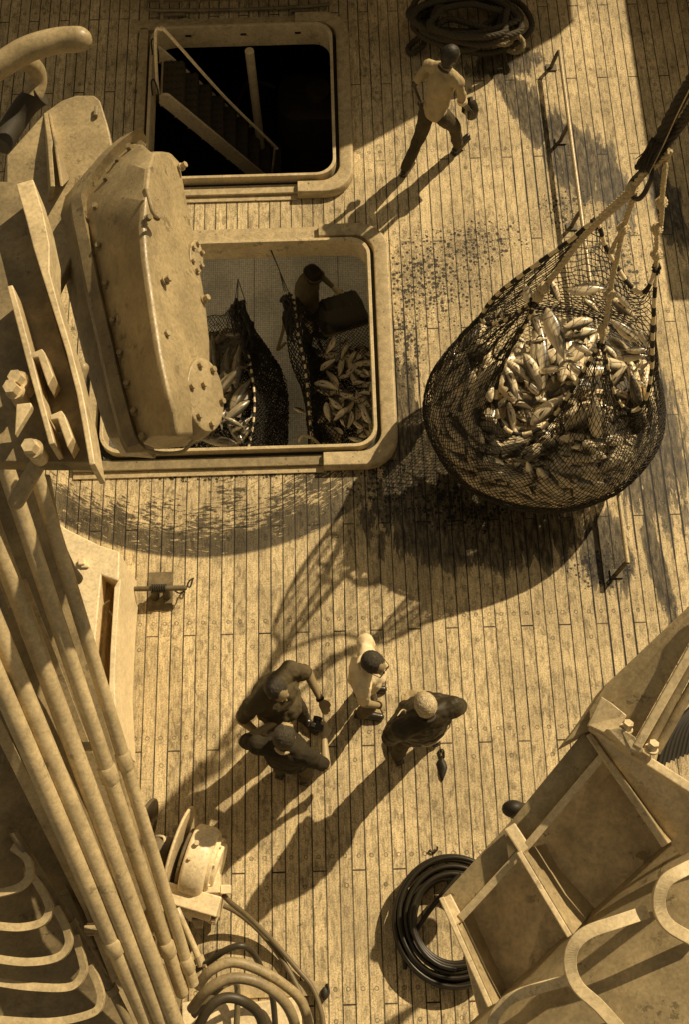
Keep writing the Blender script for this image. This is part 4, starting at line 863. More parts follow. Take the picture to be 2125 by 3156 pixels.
# grey haired man
p = at(1335, 2150, 1.73); lx = at(1275, 2275)
e, V = person((p.x - .04, p.y - .07, 0), 112, 'grey haired man in dark tracksuit jacket on the right of the group', dict(hea=(0, .05, 1.64), neb=(0, -.02, 1.46), sL=(-.22, -.03, 1.42), sR=(.22, -.03, 1.42), eL=(-.30, .0, 1.13), hL=(-.08, .19, 1.1), eR=(.31, .0, 1.14), hR=(.10, .18, 1.12), kL=(-.17, .0, .49), aL=(-.21, -.02, .09), kR=(.16, .02, .49), aR=(.17, .0, .09)), cloth(.045, 7, .5), cloth(.07), skin_l, gray_hair, long=True, bulk=1.32, belly=.04, hp=12, collar=plain(.03, .7, .2))
pc = plain(.8, .6, .1)
mb = MB(); mb.tube(spl([Vector((-.10, .10, 1.02)), Vector((-.185, .07, 1.10)), Vector((-.20, -.02, 1.15)), Vector((-.17, -.12, 1.14)), Vector((-.11, -.19, 1.12))], 6), .006, 6); on(e, 'white_piping', mb, pc)
mb = MB(); ck = [Vector((.062, .150, 1.477)), Vector((.085, .140, 1.462)), Vector((.10, .150, 1.452)), Vector((.098, .175, 1.452)), Vector((.075, .215, 1.462))]; mb.tube(spl(ck, 5), [.002 + .006 * math.sin(min(i, 12) / 12 * 1.57) if i < 12 else .008 * (1 - (i - 12) / 10) + .001 for i in range(21)], 6); on(e, 'curved_tick_mark', mb, pc)
# walker
e, V = person((1.08, 8.24, 0), 48, 'man striding away in pale shirt and dark trousers near the rope heap', dict(pel=(0, .0, .90), wai=(0, .03, 1.05), che=(0, .06, 1.22), neb=(.0, .10, 1.40), hea=(.02, .16, 1.56), sL=(-.19, .08, 1.35), sR=(.19, .10, 1.35), eL=(-.26, -.05, 1.12), hL=(-.24, .02, .9), eR=(.24, .14, 1.06), hR=(.23, .27, .86),
    pL=(-.09, 0, .86), kL=(-.12, -.06, .47), aL=(-.14, -.27, .12), pR=(.09, .02, .86), kR=(.11, .24, .50), aR=(.11, .35, .12), tR=(.1, 1, .35), tL=(-.2, 1, -.1)), cloth(.42), cloth(.075), skin_b, plain(.02, .6, .2, 30), shoe=.02, bulk=.80, collar=plain(.06, .8, .2), hp=20, hy=-15, hscale=.96, hem='R')
mb = MB(); c = Vector((.36, -.20, .78)); mb.loft([[c + Vector((.05 * math.cos(a) * k_ + .02 * math.sin(3 * a), .09 * math.sin(a) * k_, z)) for a in [i * math.pi / 8 for i in range(16)]] for k_, z in ((.3, -.14), (1, -.12), (1.1, 0), (.8, .08), (.35, .12))])
bg_ = mb.done('jacket_bundle', plain(.05, .35, .5, 14, .6), None, 60); bg_.matrix_world = Matrix.Translation(e.location) @ Matrix.Rotation(e.rotation_euler.z, 4, 'Z'); tag(bg_, 'dark glossy folded jacket carried in the walking man\'s hand', 'jacket')
# fish handler in the hold
p = at(935, 812, -.72)
e, V = person((p.x + .02, p.y - .08, HF), -22, 'masked man in beanie and gloves working in the hold beside a tub', dict(hea=(0, .10, 1.60), neb=(0, .04, 1.43), sL=(-.19, .0, 1.38), sR=(.19, .02, 1.36), eL=(-.28, .10, 1.14), hL=(-.24, .27, 1.04), eR=(.27, .0, 1.10), hR=(.25, .10, .90)), cloth(.15), cloth(.04), skin_d, None, bulk=1.02, hp=8, hy=-12, cap=(cloth(.03), plain(.13, .8, .2)), hem='R', mask=cloth(.05, 30))
for s in 'LR':
    mb = MB(); d = (V['h' + s] - V['e' + s]).normalized(); w0 = V['h' + s]; side = d.cross(Vector((0, 0, 1))).normalized(); nrm = side.cross(d); M = Matrix((d, side, nrm)).transposed(); k_ = .004
    mb.ell(w0 + d * .05, (.056, .044, .022), M); mb.cap(w0 - d * .03, w0 + d * .03, .034, .032)
    for o_, L in ((-.032, .062), (-.011, .074), (.011, .070), (.032, .054)):
        b0 = w0 + d * .085 + side * o_; b1 = b0 + d * L * .5 - nrm * .008; mb.cap(b0, b1, .0125, .0115); mb.cap(b1, b1 + d * L * .38 - nrm * .026, .0115, .010)
    mb.cap(w0 + d * .02 - side * .03, w0 + d * .06 - side * .058, .015, .012)
    melt(on(e, 'glove', mb, plain(.9, .7, .1)), .006, 0, None, 1)
# fish tub
q1, q2, q3 = at(972, 1000, -1.3), at(1118, 955, -1.3), at(985, 1025, -1.5)
c = at(1056, 962, -1.28); ax_ = (q2 - q1).normalized(); e = thing('fish_tub', c, 'dark plastic fish tub tipped upside down over the right hold net', 'tub')
fz = Vector((0, 0, 1)); fy = fz.cross(ax_).normalized(); tl = Matrix.Rotation(R(-28), 3, ax_) @ Matrix((ax_, fy, fz)).transposed()
def tb(x, y, z): return c + tl @ Vector((x, y, z))
mb = MB(); L = []
for k_, z in ((1.0, -.13), (.97, -.10), (.84, .14), (.80, .155)):
    L.append([tb(pp.x, pp.y, z) for pp in rrect(-.29 * k_, .29 * k_, -.19 * k_, .19 * k_, (.05,) * 4, 0, 4)])
mb.loft(L, True)
tubm = plain(.035, .4, .4, 10); o = mb.done('tub_body', tubm, e, 40)
mb = MB(); mb.tube([tb(pp.x, pp.y, -.13) for pp in rrect(-.30, .30, -.20, .20, (.05,) * 4, 0, 4)], .014, 8, closed=True); mb.done('rim', plain(.14, .5, .3), e, 60)
for i in range(6):
    mb = MB(); x = -.19 + i * .075; mb.loft([[tb(x - .012, -.17, .15), tb(x + .012, -.17, .15), tb(x + .012, -.17, .165), tb(x - .012, -.17, .165)], [tb(x - .012, .15, .15), tb(x + .012, .15, .15), tb(x + .012, .15, .165), tb(x - .012, .15, .165)]]); mb.done('stiffening_rib', tubm, e, 0)
# ---------------------------------------------------------------- things on the deck
pipe_m = paint(.55, .35, .2, .3)
# raised pipe rail along the right of the deck
z = .24; e = thing('pipe_rail', at(1785, 650), 'long straight pipe rail raised on short feet along the right side', 'rail')
mb = MB(); A_, B_ = at(1726, 158, z), at(1936, 1735, z)
mb.tube([A_, B_], .022, 14); pr_ = mb.done('pipe', paint(.5, .3, .15, .2), e)
for py in (158, 388, 640, 1738):
    t = (py - 158) / (1735 - 158.); t = max(0, min(1, t)); q = None
    for s in range(60):
        c = A_.lerp(B_, s / 59)
        if abs(( -((c - Vector((0, 0, CAM_H))).dot(_up)) / (c - Vector((0, 0, CAM_H))).dot(_fw)) * CAM_F + 1578 - py) < 15: q = c
    if q is None: q = A_ if py < 500 else B_
    mb = MB(); mb.tube(spl([q, q + Vector((-.02, 0, -.05)), Vector((q.x - .06, q.y - .03, .05)), Vector((q.x - .06, q.y - .03, .0))], 4), .022, 10); mb.box((q.x - .06, q.y - .03, .01), (.12, .09, .018)); mb.done('foot', paint(.14, .5, .4, .5), e)
# rope heap: shade painted dark, the sunlit right end painted paler
heap_shade_m = plain(.055, .85, .4, 70, .7); e = thing('rope_heap', at(1440, 100), 'heap of thick braided mooring rope at the far edge', 'rope')
def deck_loop(mb, pts, r, st=4): rope(mb, [at(x, y, z) for x, y, z in pts], r, st, .22)
mb = MB()
for k in range(13):
    cx, cy = 1440 + random.uniform(-40, 45), 55 + random.uniform(-30, 20); rx, ry = random.uniform(110, 175), random.uniform(50, 95); z0 = .05 + k * .035
    deck_loop(mb, [(cx + rx * math.cos(a) + random.uniform(-14, 14), cy + ry * math.sin(a) + random.uniform(-9, 9), z0 + random.uniform(-.02, .04)) for a in [i * .5712 + k for i in range(12)]], .036)
deck_loop(mb, [(1560, 100, .4), (1500, 90, .42), (1390, 60, .4), (1340, 90, .35), (1290, 120, .1), (1260, 150, .05), (1275, 165, .05), (1310, 130, .08), (1300, 60, .1)], .036)
mb.done('coiled_rope', heap_shade_m, e, 60)
mb = MB(); deck_loop(mb, [(1517, 122, .38), (1545, 138, .3), (1575, 132, .28), (1582, 105, .3), (1560, 95, .4), (1535, 98, .42)], .03); mb.done('loose_loop', plain(.28, .85, .4, 70, .7), e, 60)
mb = MB(); deck_loop(mb, [(1588, 75, .35), (1580, 95, .36), (1612, 125, .25), (1612, 150, .2), (1590, 162, .12), (1565, 155, .1)], .03); mb.done('loose_loop', plain(.28, .85, .4, 70, .7), e, 60)
# black hose coil
e = thing('hose_coil', at(1370, 2830), 'coil of black hose lying on the planks beside the crane', 'hose')
mb = MB(); c = at(1395, 2835); pts = []
for i in range(260):
    a = i * .35 + 2; rr_ = .42 + .085 * math.sin(i * .043 + 1) + .012 * math.sin(i * .19); pts.append(Vector((c.x + rr_ * math.cos(a), c.y + rr_ * 1.05 * math.sin(a), .03 + .0009 * i + .008 * math.sin(i * .45))))
mb.tube(spl(pts, 3), .021, 8); mb.done('coil', plain(.02, .4, .3), e, 60)
mb = MB(); mb.tube(spl([at(1420, 2690, .25), at(1330, 2800, .25), at(1280, 2880, .2), at(1255, 2930, .08), at(1250, 2985, .03)], 6), .021, 8); mb.done('free_end', plain(.02, .4, .3), e, 60)
# cleat
e = thing('deck_cleat', at(505, 1820), 'rusty cleat with a dark lashing on a worn square pad', 'cleat')
mb = MB(); p0, p1 = at(458, 1765), at(530, 1882); mb.box(((p0.x + p1.x) / 2, (p0.y + p1.y) / 2, .006), (p1.x - p0.x, p0.y - p1.y, .012)); mb.done('pad', paint(.22, .8, .5, .8, 2.5), e, 0, .003)
mb = MB(); a_, b_ = at(411, 1815, .17), at(568, 1812, .17); mb.cap(a_, b_, .024, .027); mb.done('horn', paint(.14, .6, .4, .8), e, 60)
mb = MB(); mb.cap(at(478, 1840, .0), at(480, 1815, .16), .045, .035); mb.cap(at(515, 1840, .0), at(510, 1815, .16), .04, .035); mb.done('post', paint(.10, .6, .4, .8), e, 60)
mb = MB()
for i in range(7): c = a_.lerp(b_, .36 + i * .045); mb.tube([c + Vector((.006 * math.sin(3 * a), .037 * math.cos(a), .037 * math.sin(a))) for a in [q * .5236 for q in range(12)]], .009, 6, closed=True)
mb.tube(spl([at(540, 1822, .18), at(555, 1828, .15), at(572, 1815, .14), at(580, 1795, .13), at(592, 1785, .12), at(586, 1808, .10), at(578, 1806, .10), at(583, 1790, .12), at(597, 1782, .12)], 5), .0075, 6); mb.done('lashing', black, e, 60)
# litter
mb = MB(); c = at(1362, 2368); mb.loft([[Vector((c.x + (.035 + .012 * math.sin(3 * a + k)) * kx * math.cos(a) + k * .008, c.y + .10 * kx * math.sin(a) + .01 * math.sin(5 * a), z)) for a in [i * .5236 for i in range(12)]] for k, (kx, z) in enumerate(((1, .001), (1.05, .02), (.7, .035), (.2, .04)))])
mb.tube(spl([c + Vector((-.0, .08, .01)), c + Vector((-.01, .16, .015)), c + Vector((.03, .16, .015)), c + Vector((.03, .09, .01))], 5), .008, 6)
tag(mb.done('rag', black, None, 60), 'scrap of black rubber lying on the planks below the grey haired man', 'rag')
mb = MB(); mb.tube(spl([at(1325, 2618, .02), at(1335, 2626, .02), at(1348, 2620, .02), at(1350, 2608, .03)], 5), [.012] * 3 + [.009] * 13, 6); tag(mb.done('twine_scrap', black, None, 60), 'tiny curled black scrap on the planks above the hose coil', 'scrap')
mb = MB(); mb.tube([at(1072, 1500, .01), at(1098, 1518, .01)], .005, 6); tag(mb.done('stick', black, None, 60), 'thin dark stick lying on the planks below the near hatch', 'stick')
# white locker at the left
zb = .9; lm = paint(.86, .4, .08, .05); e = thing('white_locker', at(300, 1750), 'cream white steel locker with a recessed pipe slot at the left', 'locker')
P_ = lambda x, y, z=zb: at(x, y, z)
mb = MB(); out = [P_(150, 1590), P_(205, 1630), P_(308, 1681), P_(368, 1700), P_(366, 1780), P_(362, 1790), P_(312, 1772), P_(300, 1900), P_(285, 2060), P_(300, 2200), P_(300, 2420), P_(-100, 2420), P_(-100, 1590)]
mb.plate(out, (0, 0, -.86)); mb.done('cabinet', lm, e, 0, .012)
mb = MB(); mb.plate([P_(366, 1785, zb - .002), P_(352, 1810, zb - .002), P_(340, 2000, zb - .002), P_(334, 2160, zb - .002), P_(350, 2300, zb - .002), P_(362, 2300, zb - .002), P_(352, 2100, zb - .002), P_(362, 1900, zb - .002), P_(372, 1785, zb - .002)], (0, 0, -.85)); mb.done('side_panel', lm, e, 0, .006)
mb = MB(); mb.cyl(P_(330, 1795, .65), P_(302, 2200, .65), .036, 16); mb.done('slot_pipe', paint(.35, .4, .3, .3), e)
mb = MB(); mb.box(P_(262, 1745, zb + .01), (.07, .03, .03)); mb.box(P_(252, 1732, zb + .02), (.06, .06, .04)); mb.done('latch', lm, e, 0, .008)
# ---------------------------------------------------------------- big gearbox casing
cast = paint(.40, .42, .25, .4); castr = paint(.30, .5, .4, .6, 1.0)
ST = [((330, 478, 4.25), (402, 436, 4.52), (470, 470, 4.80), (528, 474, 4.50)), ((250, 540, 4.2), (330, 500, 4.52), (455, 520, 4.93), (553, 500, 4.42)), ((170, 622, 4.18), (258, 600, 4.5), (446, 620, 4.95), (572, 600, 4.38)), ((154, 665, 4.18), (250, 655, 4.5), (440, 700, 4.95), (588, 690, 4.38)),
      ((186, 800, 4.18), (278, 800, 4.5), (447, 800, 4.95), (608, 790, 4.38)), ((216, 930, 4.18), (306, 935, 4.5), (470, 960, 4.95), (632, 920, 4.38)), ((250, 1070, 4.18), (338, 1070, 4.5), (490, 1090, 4.95), (646, 1050, 4.38)), ((283, 1190, 4.18), (364, 1190, 4.5), (512, 1190, 4.95), (647, 1180, 4.38)),
      ((308, 1275, 4.2), (386, 1275, 4.5), (532, 1270, 4.9), (640, 1275, 4.42)), ((332, 1345, 4.22), (407, 1352, 4.5), (540, 1340, 4.80), (606, 1340, 4.5))]
e = thing('gearbox_casing', at(400, 900, 4.2), 'big cream bolted gearbox casing overhanging the near hatch', 'gearbox')
def under(p, dz): return Vector((p.x, p.y, p.z - dz))
loops = []
for L_, G_, C_, E_ in ST:
    L, G, C, E = at(*L_), at(*G_), at(*C_), at(*E_)
    loops.append([G + Vector((0, 0, -.02)), G.lerp(C, .5) + Vector((-.0, 0, .02)), C + Vector((-.018, 0, -.004)), C + Vector((.012, 0, -.001)), C.lerp(E, .5) + Vector((.006, 0, .006)), E, Vector((E.x - .10, E.y, E.z - .16)), Vector((G.x + .12, G.y, E.z - .16))])
def capped(loops, k=.93):
    def sc(l, k, t): c = sum(l, Vector()) / len(l); o = (sum(t, Vector()) / len(t) - c) * -.05; return [c + (p - c) * k + o for p in l]
    return [sc(loops[0], .86, loops[1])] + loops + [sc(loops[-1], .86, loops[-2])]
mb = MB(); mb.loft(capped(loops)); o = mb.done('front_cover', cast, e, 24, .018)
loops = []
for L_, G_, C_, E_ in ST:
    L, G, E = at(*L_), at(*G_), at(*E_); loops.append([L, L.lerp(G, .5) + Vector((-.01, 0, .03)), G + Vector((.01, 0, -.01)), Vector((G.x + .10, G.y, G.z - .3)), Vector((L.x + .03, L.y, L.z - .3))])
mb = MB(); mb.loft(capped(loops)); mb.done('rear_housing', castr, e, 24, .018)
fl = [at(*s[1]) for s in ST]; fl = [fl[0] + Vector((.06, .02, .0))] + fl + [at(425, 1388, 4.5)]
fl = spl(fl, 4); mb = MB(); loops = []
for p in fl: loops.append([p + Vector((-.075, 0, -.03)), p + Vector((-.05, 0, .045)), p + Vector((.025, 0, .085)), p + Vector((.055, 0, -.03))])
mb.loft(loops); mb.done('flange', castr, e, 24, .006)
BL = [(308, 762), (330, 878), (353, 992), (374, 1092), (396, 1186), (417, 1271), (442, 1349), (298, 640), (330, 552), (366, 496), (402, 458), (438, 450)]
BR = [(259, 760), (283, 880), (305, 989), (329, 1092), (354, 1186), (378, 1275), (275, 600)]
for (x, y) in BL:
    mb = MB(); mb.bolt(at(x, y, 4.60), (-.3, 0, .9), .018, .026); mb.done('flange_bolt', castr, e)
for (x, y) in BR:
    mb = MB(); mb.bolt(at(x, y, 4.50), (-.7, 0, .7), .015, .022); mb.done('flange_bolt', castr, e)
for (x, y, z) in ((558, 516, 4.47), (509, 866, 4.84), (504, 1034, 4.86), (627, 924, 4.42)):
    mb = MB(); mb.bolt(at(x, y, z), (.8, .1, .6), .019, .034); mb.done('cover_bolt', cast, e)
def face_pt(x, y):
    """height of the sloping front face under a picture point"""
    t = None
    for i in range(len(ST) - 1):
        y0, y1 = ST[i][2][1], ST[i + 1][2][1]
        if y0 <= y <= y1: q = (y - y0) / (y1 - y0); cx = ST[i][2][0] + (ST[i + 1][2][0] - ST[i][2][0]) * q; ex = ST[i][3][0] + (ST[i + 1][3][0] - ST[i][3][0]) * q; t = (x - cx) / (ex - cx)
    return 4.95 - .56 * (t or 0)
fn_ = Vector((.80, 0, .60)); fu = Vector((0, 1, 0)); fs = Vector((.60, 0, -.80))
def disc(cx, cy, ry, rx, h, name, z=None):
    c = at(cx, cy, z or face_pt(cx, cy)); mb = MB(); n_ = 36; f = lambda k, d: [c + fu * ry * k * math.cos(a) + fs * rx * k * math.sin(a) + fn_ * d for a in [2 * math.pi * i / n_ for i in range(n_)]]
    mb.loft([f(1.10, -.05), f(1.06, .0), f(1.0, h * .6), f(1.0, h), f(.96, h + .006)]); mb.done(name, cast, e, 40, .003); return c + fn_ * h
cc = disc(612, 1225, .235, .155, .055, 'round_cover')
for a in (20, 90, 160, 210, 270, 330):
    mb = MB(); mb.bolt(cc + fu * .19 * math.cos(R(a)) + fs * .125 * math.sin(R(a)), fn_, .017, .026); mb.done('cover_bolt', cast, e)
mb = MB(); mb.bolt(cc - fs * .03 + fu * .05, fn_, .017, .026); mb.done('cover_bolt', cast, e)
cc = disc(592, 800, .125, .06, .035, 'inspection_plate', 4.42)
for a in (0, 60, 120, 180, 240, 300):
    mb = MB(); mb.bolt(cc + fu * .098 * math.cos(R(a)) + fs * .042 * math.sin(R(a)), fn_, .013, .022); mb.done('cover_bolt', cast, e)
mb = MB(); mb.tube(spl([at(447, 603, 4.97), at(444, 592, 5.03), at(452, 588, 5.06), at(462, 625, 5.08), at(470, 655, 5.05), at(484, 668, 5.0)], 6), .012, 10); mb.bolt(at(484, 668, 4.97), (.5, -.3, .8), .018, .03); mb.bolt(at(455, 672, 4.96), (.5, -.3, .8), .015, .03); mb.done('lifting_eye', paint(.38, .5, .3, .5), e)
mb = MB(); mb.tube(spl([at(440, 1386, 4.5), at(500, 1396, 4.45), at(560, 1392, 4.42), at(585, 1370, 4.45), at(598, 1350, 4.48)], 6), .011, 8); mb.done('drain_pipe', cast, e)
# bracket plate behind the casing
e = thing('mounting_bracket', at(200, 500, 4.6), 'large cream bracket plate with gusset above the gearbox casing', 'bracket')
zb = 4.35; mb = MB()
mb.plate([at(x, y, zb) for x, y in ((20, 480), (140, 345), (190, 310), (235, 294), (290, 294), (308, 310), (330, 380), (350, 470), (300, 620), (170, 900), (60, 900), (20, 700))], (0, 0, -.10)); mb.done('plate', cast, e, 0, .01)
mb = MB(); a_, b_, c_, d_ = at(146, 346, zb), at(182, 560, zb), at(146, 350, zb + .02), at(160, 600, zb + .35)
mb.plate([at(147, 348, zb), at(205, 555, zb), at(160, 620, zb), at(170, 575, zb + .22), at(158, 420, zb + .12)], (-.03, 0, .0)); mb.plate([at(147, 348, zb), at(163, 420, zb + .1), at(185, 575, zb + .18), at(205, 555, zb)], (.02, 0, .0)); mb.done('gusset', cast, e, 0, .006)
mb = MB(); mb.box(at(296, 345, zb + .02), (.025, .08, .03)); mb.done('lug', castr, e, 0, .006)
# slewing arm beam with its clevis plates and bolts
e = thing('beam_arm', at(150, 1000, 5.0), 'heavy rusty beam with bright flange edges at the left margin', 'beam'); zt = 5.2
rust = paint(.32, .55, .45, .7); edge_m = paint(.66, .4, .2, .3)
mb = MB(); mb.plate([at(x, y, zt - .2) for x, y in ((-60, 560), (70, 560), (100, 720), (135, 860), (190, 1050), (235, 1200), (280, 1425), (55, 1422), (-60, 1420))], (0, 0, -.12)); mb.done('web', rust, e, 0, .006)
def strip(name, pts, wd, th, m):
    P = [at(*p) for p in pts]; mb = MB(); loops = []
    for i, p in enumerate(P):
        w_ = wd[i] if isinstance(wd, (list, tuple)) else wd; t = (P[min(i + 1, len(P) - 1)] - P[max(i - 1, 0)]); t.z = 0; t.normalize(); s = Vector((t.y, -t.x, 0)) * w_ / 2
        loops.append([p - s, p + s, p + s - Vector((0, 0, th)), p - s - Vector((0, 0, th))])
    mb.loft(loops); return mb.done(name, m, e, 0, .006)
strip('outer_flange', [(75, 560, zt), (105, 660, zt), (128, 760, zt), (140, 840, zt), (175, 960, zt), (212, 1080, zt), (245, 1210, zt), (262, 1300, zt), (284, 1432, zt)], [.10, .10, .09, .045, .035, .032, .032, .032, .030], .26, edge_m)
strip('inner_flange', [(30, 880, zt), (52, 960, zt), (86, 1090, zt), (120, 1220, zt), (160, 1368, zt)], [.03, .035, .036, .032, .03], .24, edge_m)
for (x, y, L_) in ((125, 1080, 1), (185, 1270, 1)):
    mb = MB(); mb.plate([at(x - 33, y + 10, zt), at(x + 4, y - 6, zt), at(x + 14, y + 8, zt), at(x + 40, y + 78, zt), at(x + 22, y + 108, zt), at(x - 8, y + 20, zt), at(x - 30, y + 24, zt)], (0, 0, -.16)); mb.done('clevis_plate', edge_m, e, 0, .006)
for (x, y) in ((62, 1175), (105, 1385), (48, 1205)):
    mb = MB(); c = at(x, y, zt - .05); mb.cyl(c - Vector((0, 0, .12)), c, .045, 20); mb.bolt(c, (-.15, -.1, 1), .036, .06); mb.done('hex_bolt', paint(.7, .35, .15, .2), e)
mb = MB(); mb.plate([at(50, 1245, zt), at(95, 1240, zt), at(98, 1252, zt), at(45, 1340, zt)], (0, 0, -.05)); mb.done('link_plate', edge_m, e, 0, .006)
mb = MB(); mb.cap(at(235, 1190, 4.75), at(255, 1135, 4.8), .04, .036); mb.done('pin', paint(.45, .4, .3, .4), e)
# big bent pipe at the top left
e = thing('bent_pipe', at(150, 150, 4.2), 'fat cream bent pipe with a dark rubber sleeve in the upper left corner', 'pipe')
mb = MB(); mb.tube(spl([at(-120, 260, 4.2), at(-20, 215, 4.25), at(80, 155, 4.3), at(170, 128, 4.3), at(235, 122, 4.3)], 8), .087, 24); mb.ell(at(240, 122, 4.3), (.10, .088, .087)); mb.done('pipe', cast, e, 50)
mb = MB(); mb.tube(spl([at(20, 180, 4.2), at(70, 185, 4.1), at(108, 215, 3.95), at(115, 255, 3.85), at(100, 300, 3.8)], 8), .07, 20); mb.done('elbow', cast, e, 50)
mb = MB(); mb.tube(spl([at(125, 290, 3.8), at(85, 320, 3.75), at(50, 370, 3.7), at(0, 450, 3.7)], 6), .085, 18); mb.done('rubber_sleeve', plain(.035, .7, .4, 20, .5), e, 50)
# ---------------------------------------------------------------- pipe bank down the left side
e = thing('pipe_bank', at(300, 2400, 1.6), 'bank of parallel cream pipes climbing the left side', 'pipes')
pm = paint(.58, .4, .22, .35)
# (top x, y, z), (bottom x, y, z), radius, collars along the run
PB = [((-10, 1120, 4.6), (150, 1400, 4.2), (372, 1960, 3.0), (630, 3010 - 0, .9), .052, (.71, .985)), 
      ]
def run(a, b, r, collars=(), cap_end=False, name='pipe'):
    A_, B_ = at(*a), at(*b); mb = MB()
    (mb.cap(A_, B_, r, r) if cap_end else mb.tube([A_, B_], r, 20)); o = mb.done(name, pm, e, 50)
    for t in collars:
        c = A_.lerp(B_, t); d = (B_ - A_).normalized(); mb = MB(); mb.tube([c - d * .07, c - d * .055, c + d * .055, c + d * .07], [r * 1.02, r * 1.2, r * 1.2, r * 1.02], 20); mb.done('collar', pm, o, 50)
        mb.v = []
    return o
run((78, 1350, 4.3), (594, 3030, 1.2), .046, (.535, .955))
run((-10, 1360, 4.4), (560, 3055, 1.2), .053, (.545, .9), True)
run((-130, 1340, 4.4), (558, 3200, 1.2), .060)
run((-140, 1620, 4.2), (520, 3200, 1.2), .060)
run((-90, 1900, 3.9), (474, 3200, 1.2), .060, (.74,))
e2 = e
mb = MB(); mb.tube(spl([at(140, 1470, 4.0), at(170, 1620, 3.7), at(190, 1690, 3.55), at(222, 1760, 3.4), at(240, 1790, 3.3)], 6), .032, 12); mb.cap(at(222, 1760, 3.4), at(240, 1782, 3.32), .034, .034); mb.done('stub_pipe', paint(.42, .5, .3, .5), e, 50)
def flat(pts, wd, name, m, dz=.01, nrm=(0, 0, 1)):
    P = [at(*p) for p in pts]; mb = MB()
    for a, b in zip(P, P[1:]): mb.bar(a, b, wd, dz)
    return mb.done(name, m, e, 0, .002)
flat([(60, 1790, 3.5), (181, 2100, 2.9), (480, 2880, 1.3)], .09, 'backing_strip', pm)
flat([(-20, 2210, 3.2), (272, 2800, 1.6), (440, 3220, 1.0)], .075, 'backing_strip', pm)
flat([(-30, 1680, 3.9), (40, 1870, 3.5)], .06, 'backing_strip', pm)
for (x, y, z) in ((262, 2300, 2.7), (296, 2862, 1.7), (490, 2800, 1.5), (500, 2960, 1.2)):
    mb = MB(); c = at(x, y, z); mb.box(c, (.16, .05, .09)); mb.box(c + Vector((-.05, 0, -.06)), (.05, .09, .1)); mb.done('pipe_clamp', pm, e, 0, .006)
mb = MB(); mb.cap(at(50, 1545, 4.9), at(110, 1440, 5.0), .045, .045); tag(mb.done('round_bar', cast, None, 50), 'short round cream bar crossing above the pipe tops', 'bar')
# panel behind the pipes, conduit, ladder hoops
panel = paint(.30, .55, .35, .5); e = thing('mast_panel', at(100, 2600, 1.4), 'dark weathered steel mast side behind the pipes', 'mast')
mb = MB(); mb.plate([at(-150, 2000, 3.0), at(60, 2050, 3.0), at(330, 2760, 1.5), at(460, 3300, .9), at(-150, 3300, 1.4)], (0, 0, -.12)); mb.done('plating', panel, e, 0)
mb = MB(); mb.plate([at(-150, 1300, 3.9), at(60, 1300, 3.8), at(395, 2400, 2.0), at(560, 3060, .85), at(520, 3300, .6), at(420, 3300, .6), at(20, 1990, 3.1), at(-150, 1990, 3.1)], (0, 0, -.10)); mb.done('pipe_backing_plate', paint(.34, .5, .35, .4), e, 0)
mb = MB(); mb.tube([at(40, 2560, 2.4), at(220, 2845, 1.9), at(350, 3060, 1.55), at(420, 3200, 1.4)], .034, 14); mb.done('conduit', paint(.26, .5, .4, .5), e)
for t in ((220, 2845, 1.9), (345, 3050, 1.56)):
    mb = MB(); c = at(*t); d = (at(350, 3060, 1.55) - at(220, 2845, 1.9)).normalized(); mb.tube([c - d * .03, c + d * .03], .045, 16); mb.done('coupling', paint(.36, .5, .4, .5), e)
hoops = [((-40, 2770), (60, 2745), (100, 2700), (92, 2640), (45, 2600)), ((-40, 2860), (60, 2868), (135, 2850), (162, 2805), (150, 2760), (110, 2690)), ((-40, 2960), (80, 2975), (180, 2960), (220, 2915), (215, 2860), (180, 2790)), ((-40, 3030), (90, 3050), (220, 3050), (265, 3000), (262, 2950), (240, 2880)), ((-40, 3150), (150, 3160), (290, 3130), (320, 3080), (312, 3030), (285, 2970))]
for i, h in enumerate(hoops):
    P = spl([at(x, y, 2.3 - i * .12) for x, y in h], 6); mb = MB(); loops = []
    for j, p in enumerate(P):
        t = (P[min(j + 1, len(P) - 1)] - P[max(j - 1, 0)]).normalized(); s = Vector((-t.y, t.x, 0)).normalized()
        loops.append([p - s * .004 + Vector((0, 0, .03)), p + s * .05 + Vector((0, 0, .012)), p + s * .05 + Vector((0, 0, .0)), p - s * .004 + Vector((0, 0, -.03))])
    mb.loft(loops); mb.done('ladder_hoop', paint(.55, .45, .25, .35), e, 0, .002)
mb = MB(); mb.plate([at(-100, 2600, 1.3), at(120, 2620, 1.3), at(340, 3100, 1.0), at(340, 3300, 1.0), at(-100, 3300, 1.3)], (0, 0, -.03)); 
for (a_, b_) in (((60, 3010, 1.32), (160, 2900, 1.32)), ((150, 3120, 1.25), (260, 2960, 1.25)), ((40, 2960, 1.4), (140, 3050, 1.4))): mb.bar(at(*a_), at(*b_), .03, .02)
mb.done('lower_landing', panel, e, 0)
# ---------------------------------------------------------------- hydraulic winch at the bottom
wm = paint(.88, .35, .06, .08); wz = .75; e = thing('hydraulic_winch', at(580, 2700), 'bright white hydraulic winch with round motor housing near the pipes', 'winch')
c0, c1 = at(560, 2612, .62), at(645, 2636, .62); ax_ = (c1 - c0).normalized()
s1 = ax_.cross(Vector((0, 0, 1))).normalized(); s2 = s1.cross(ax_).normalized()
def drum(a, b, r, name, m, bev=.01, k=None):
    mb = MB(); mb.tube([a, b], r, 40); return mb.done(name, m, e, 35, bev)
cc = at(606, 2655, .66); W_ = ax_
mb = MB(); L = []
for d, r in ((-.07, .275), (-.05, .29), (.08, .29), (.12, .27), (.135, .25)):
    L.append([cc + W_ * d + s1 * r * math.sin(a) * 1.05 + s2 * r * math.cos(a) for a in [2 * math.pi * i / 40 for i in range(40)]])
mb.loft(L); mb.done('housing', wm, e, 35, .006)
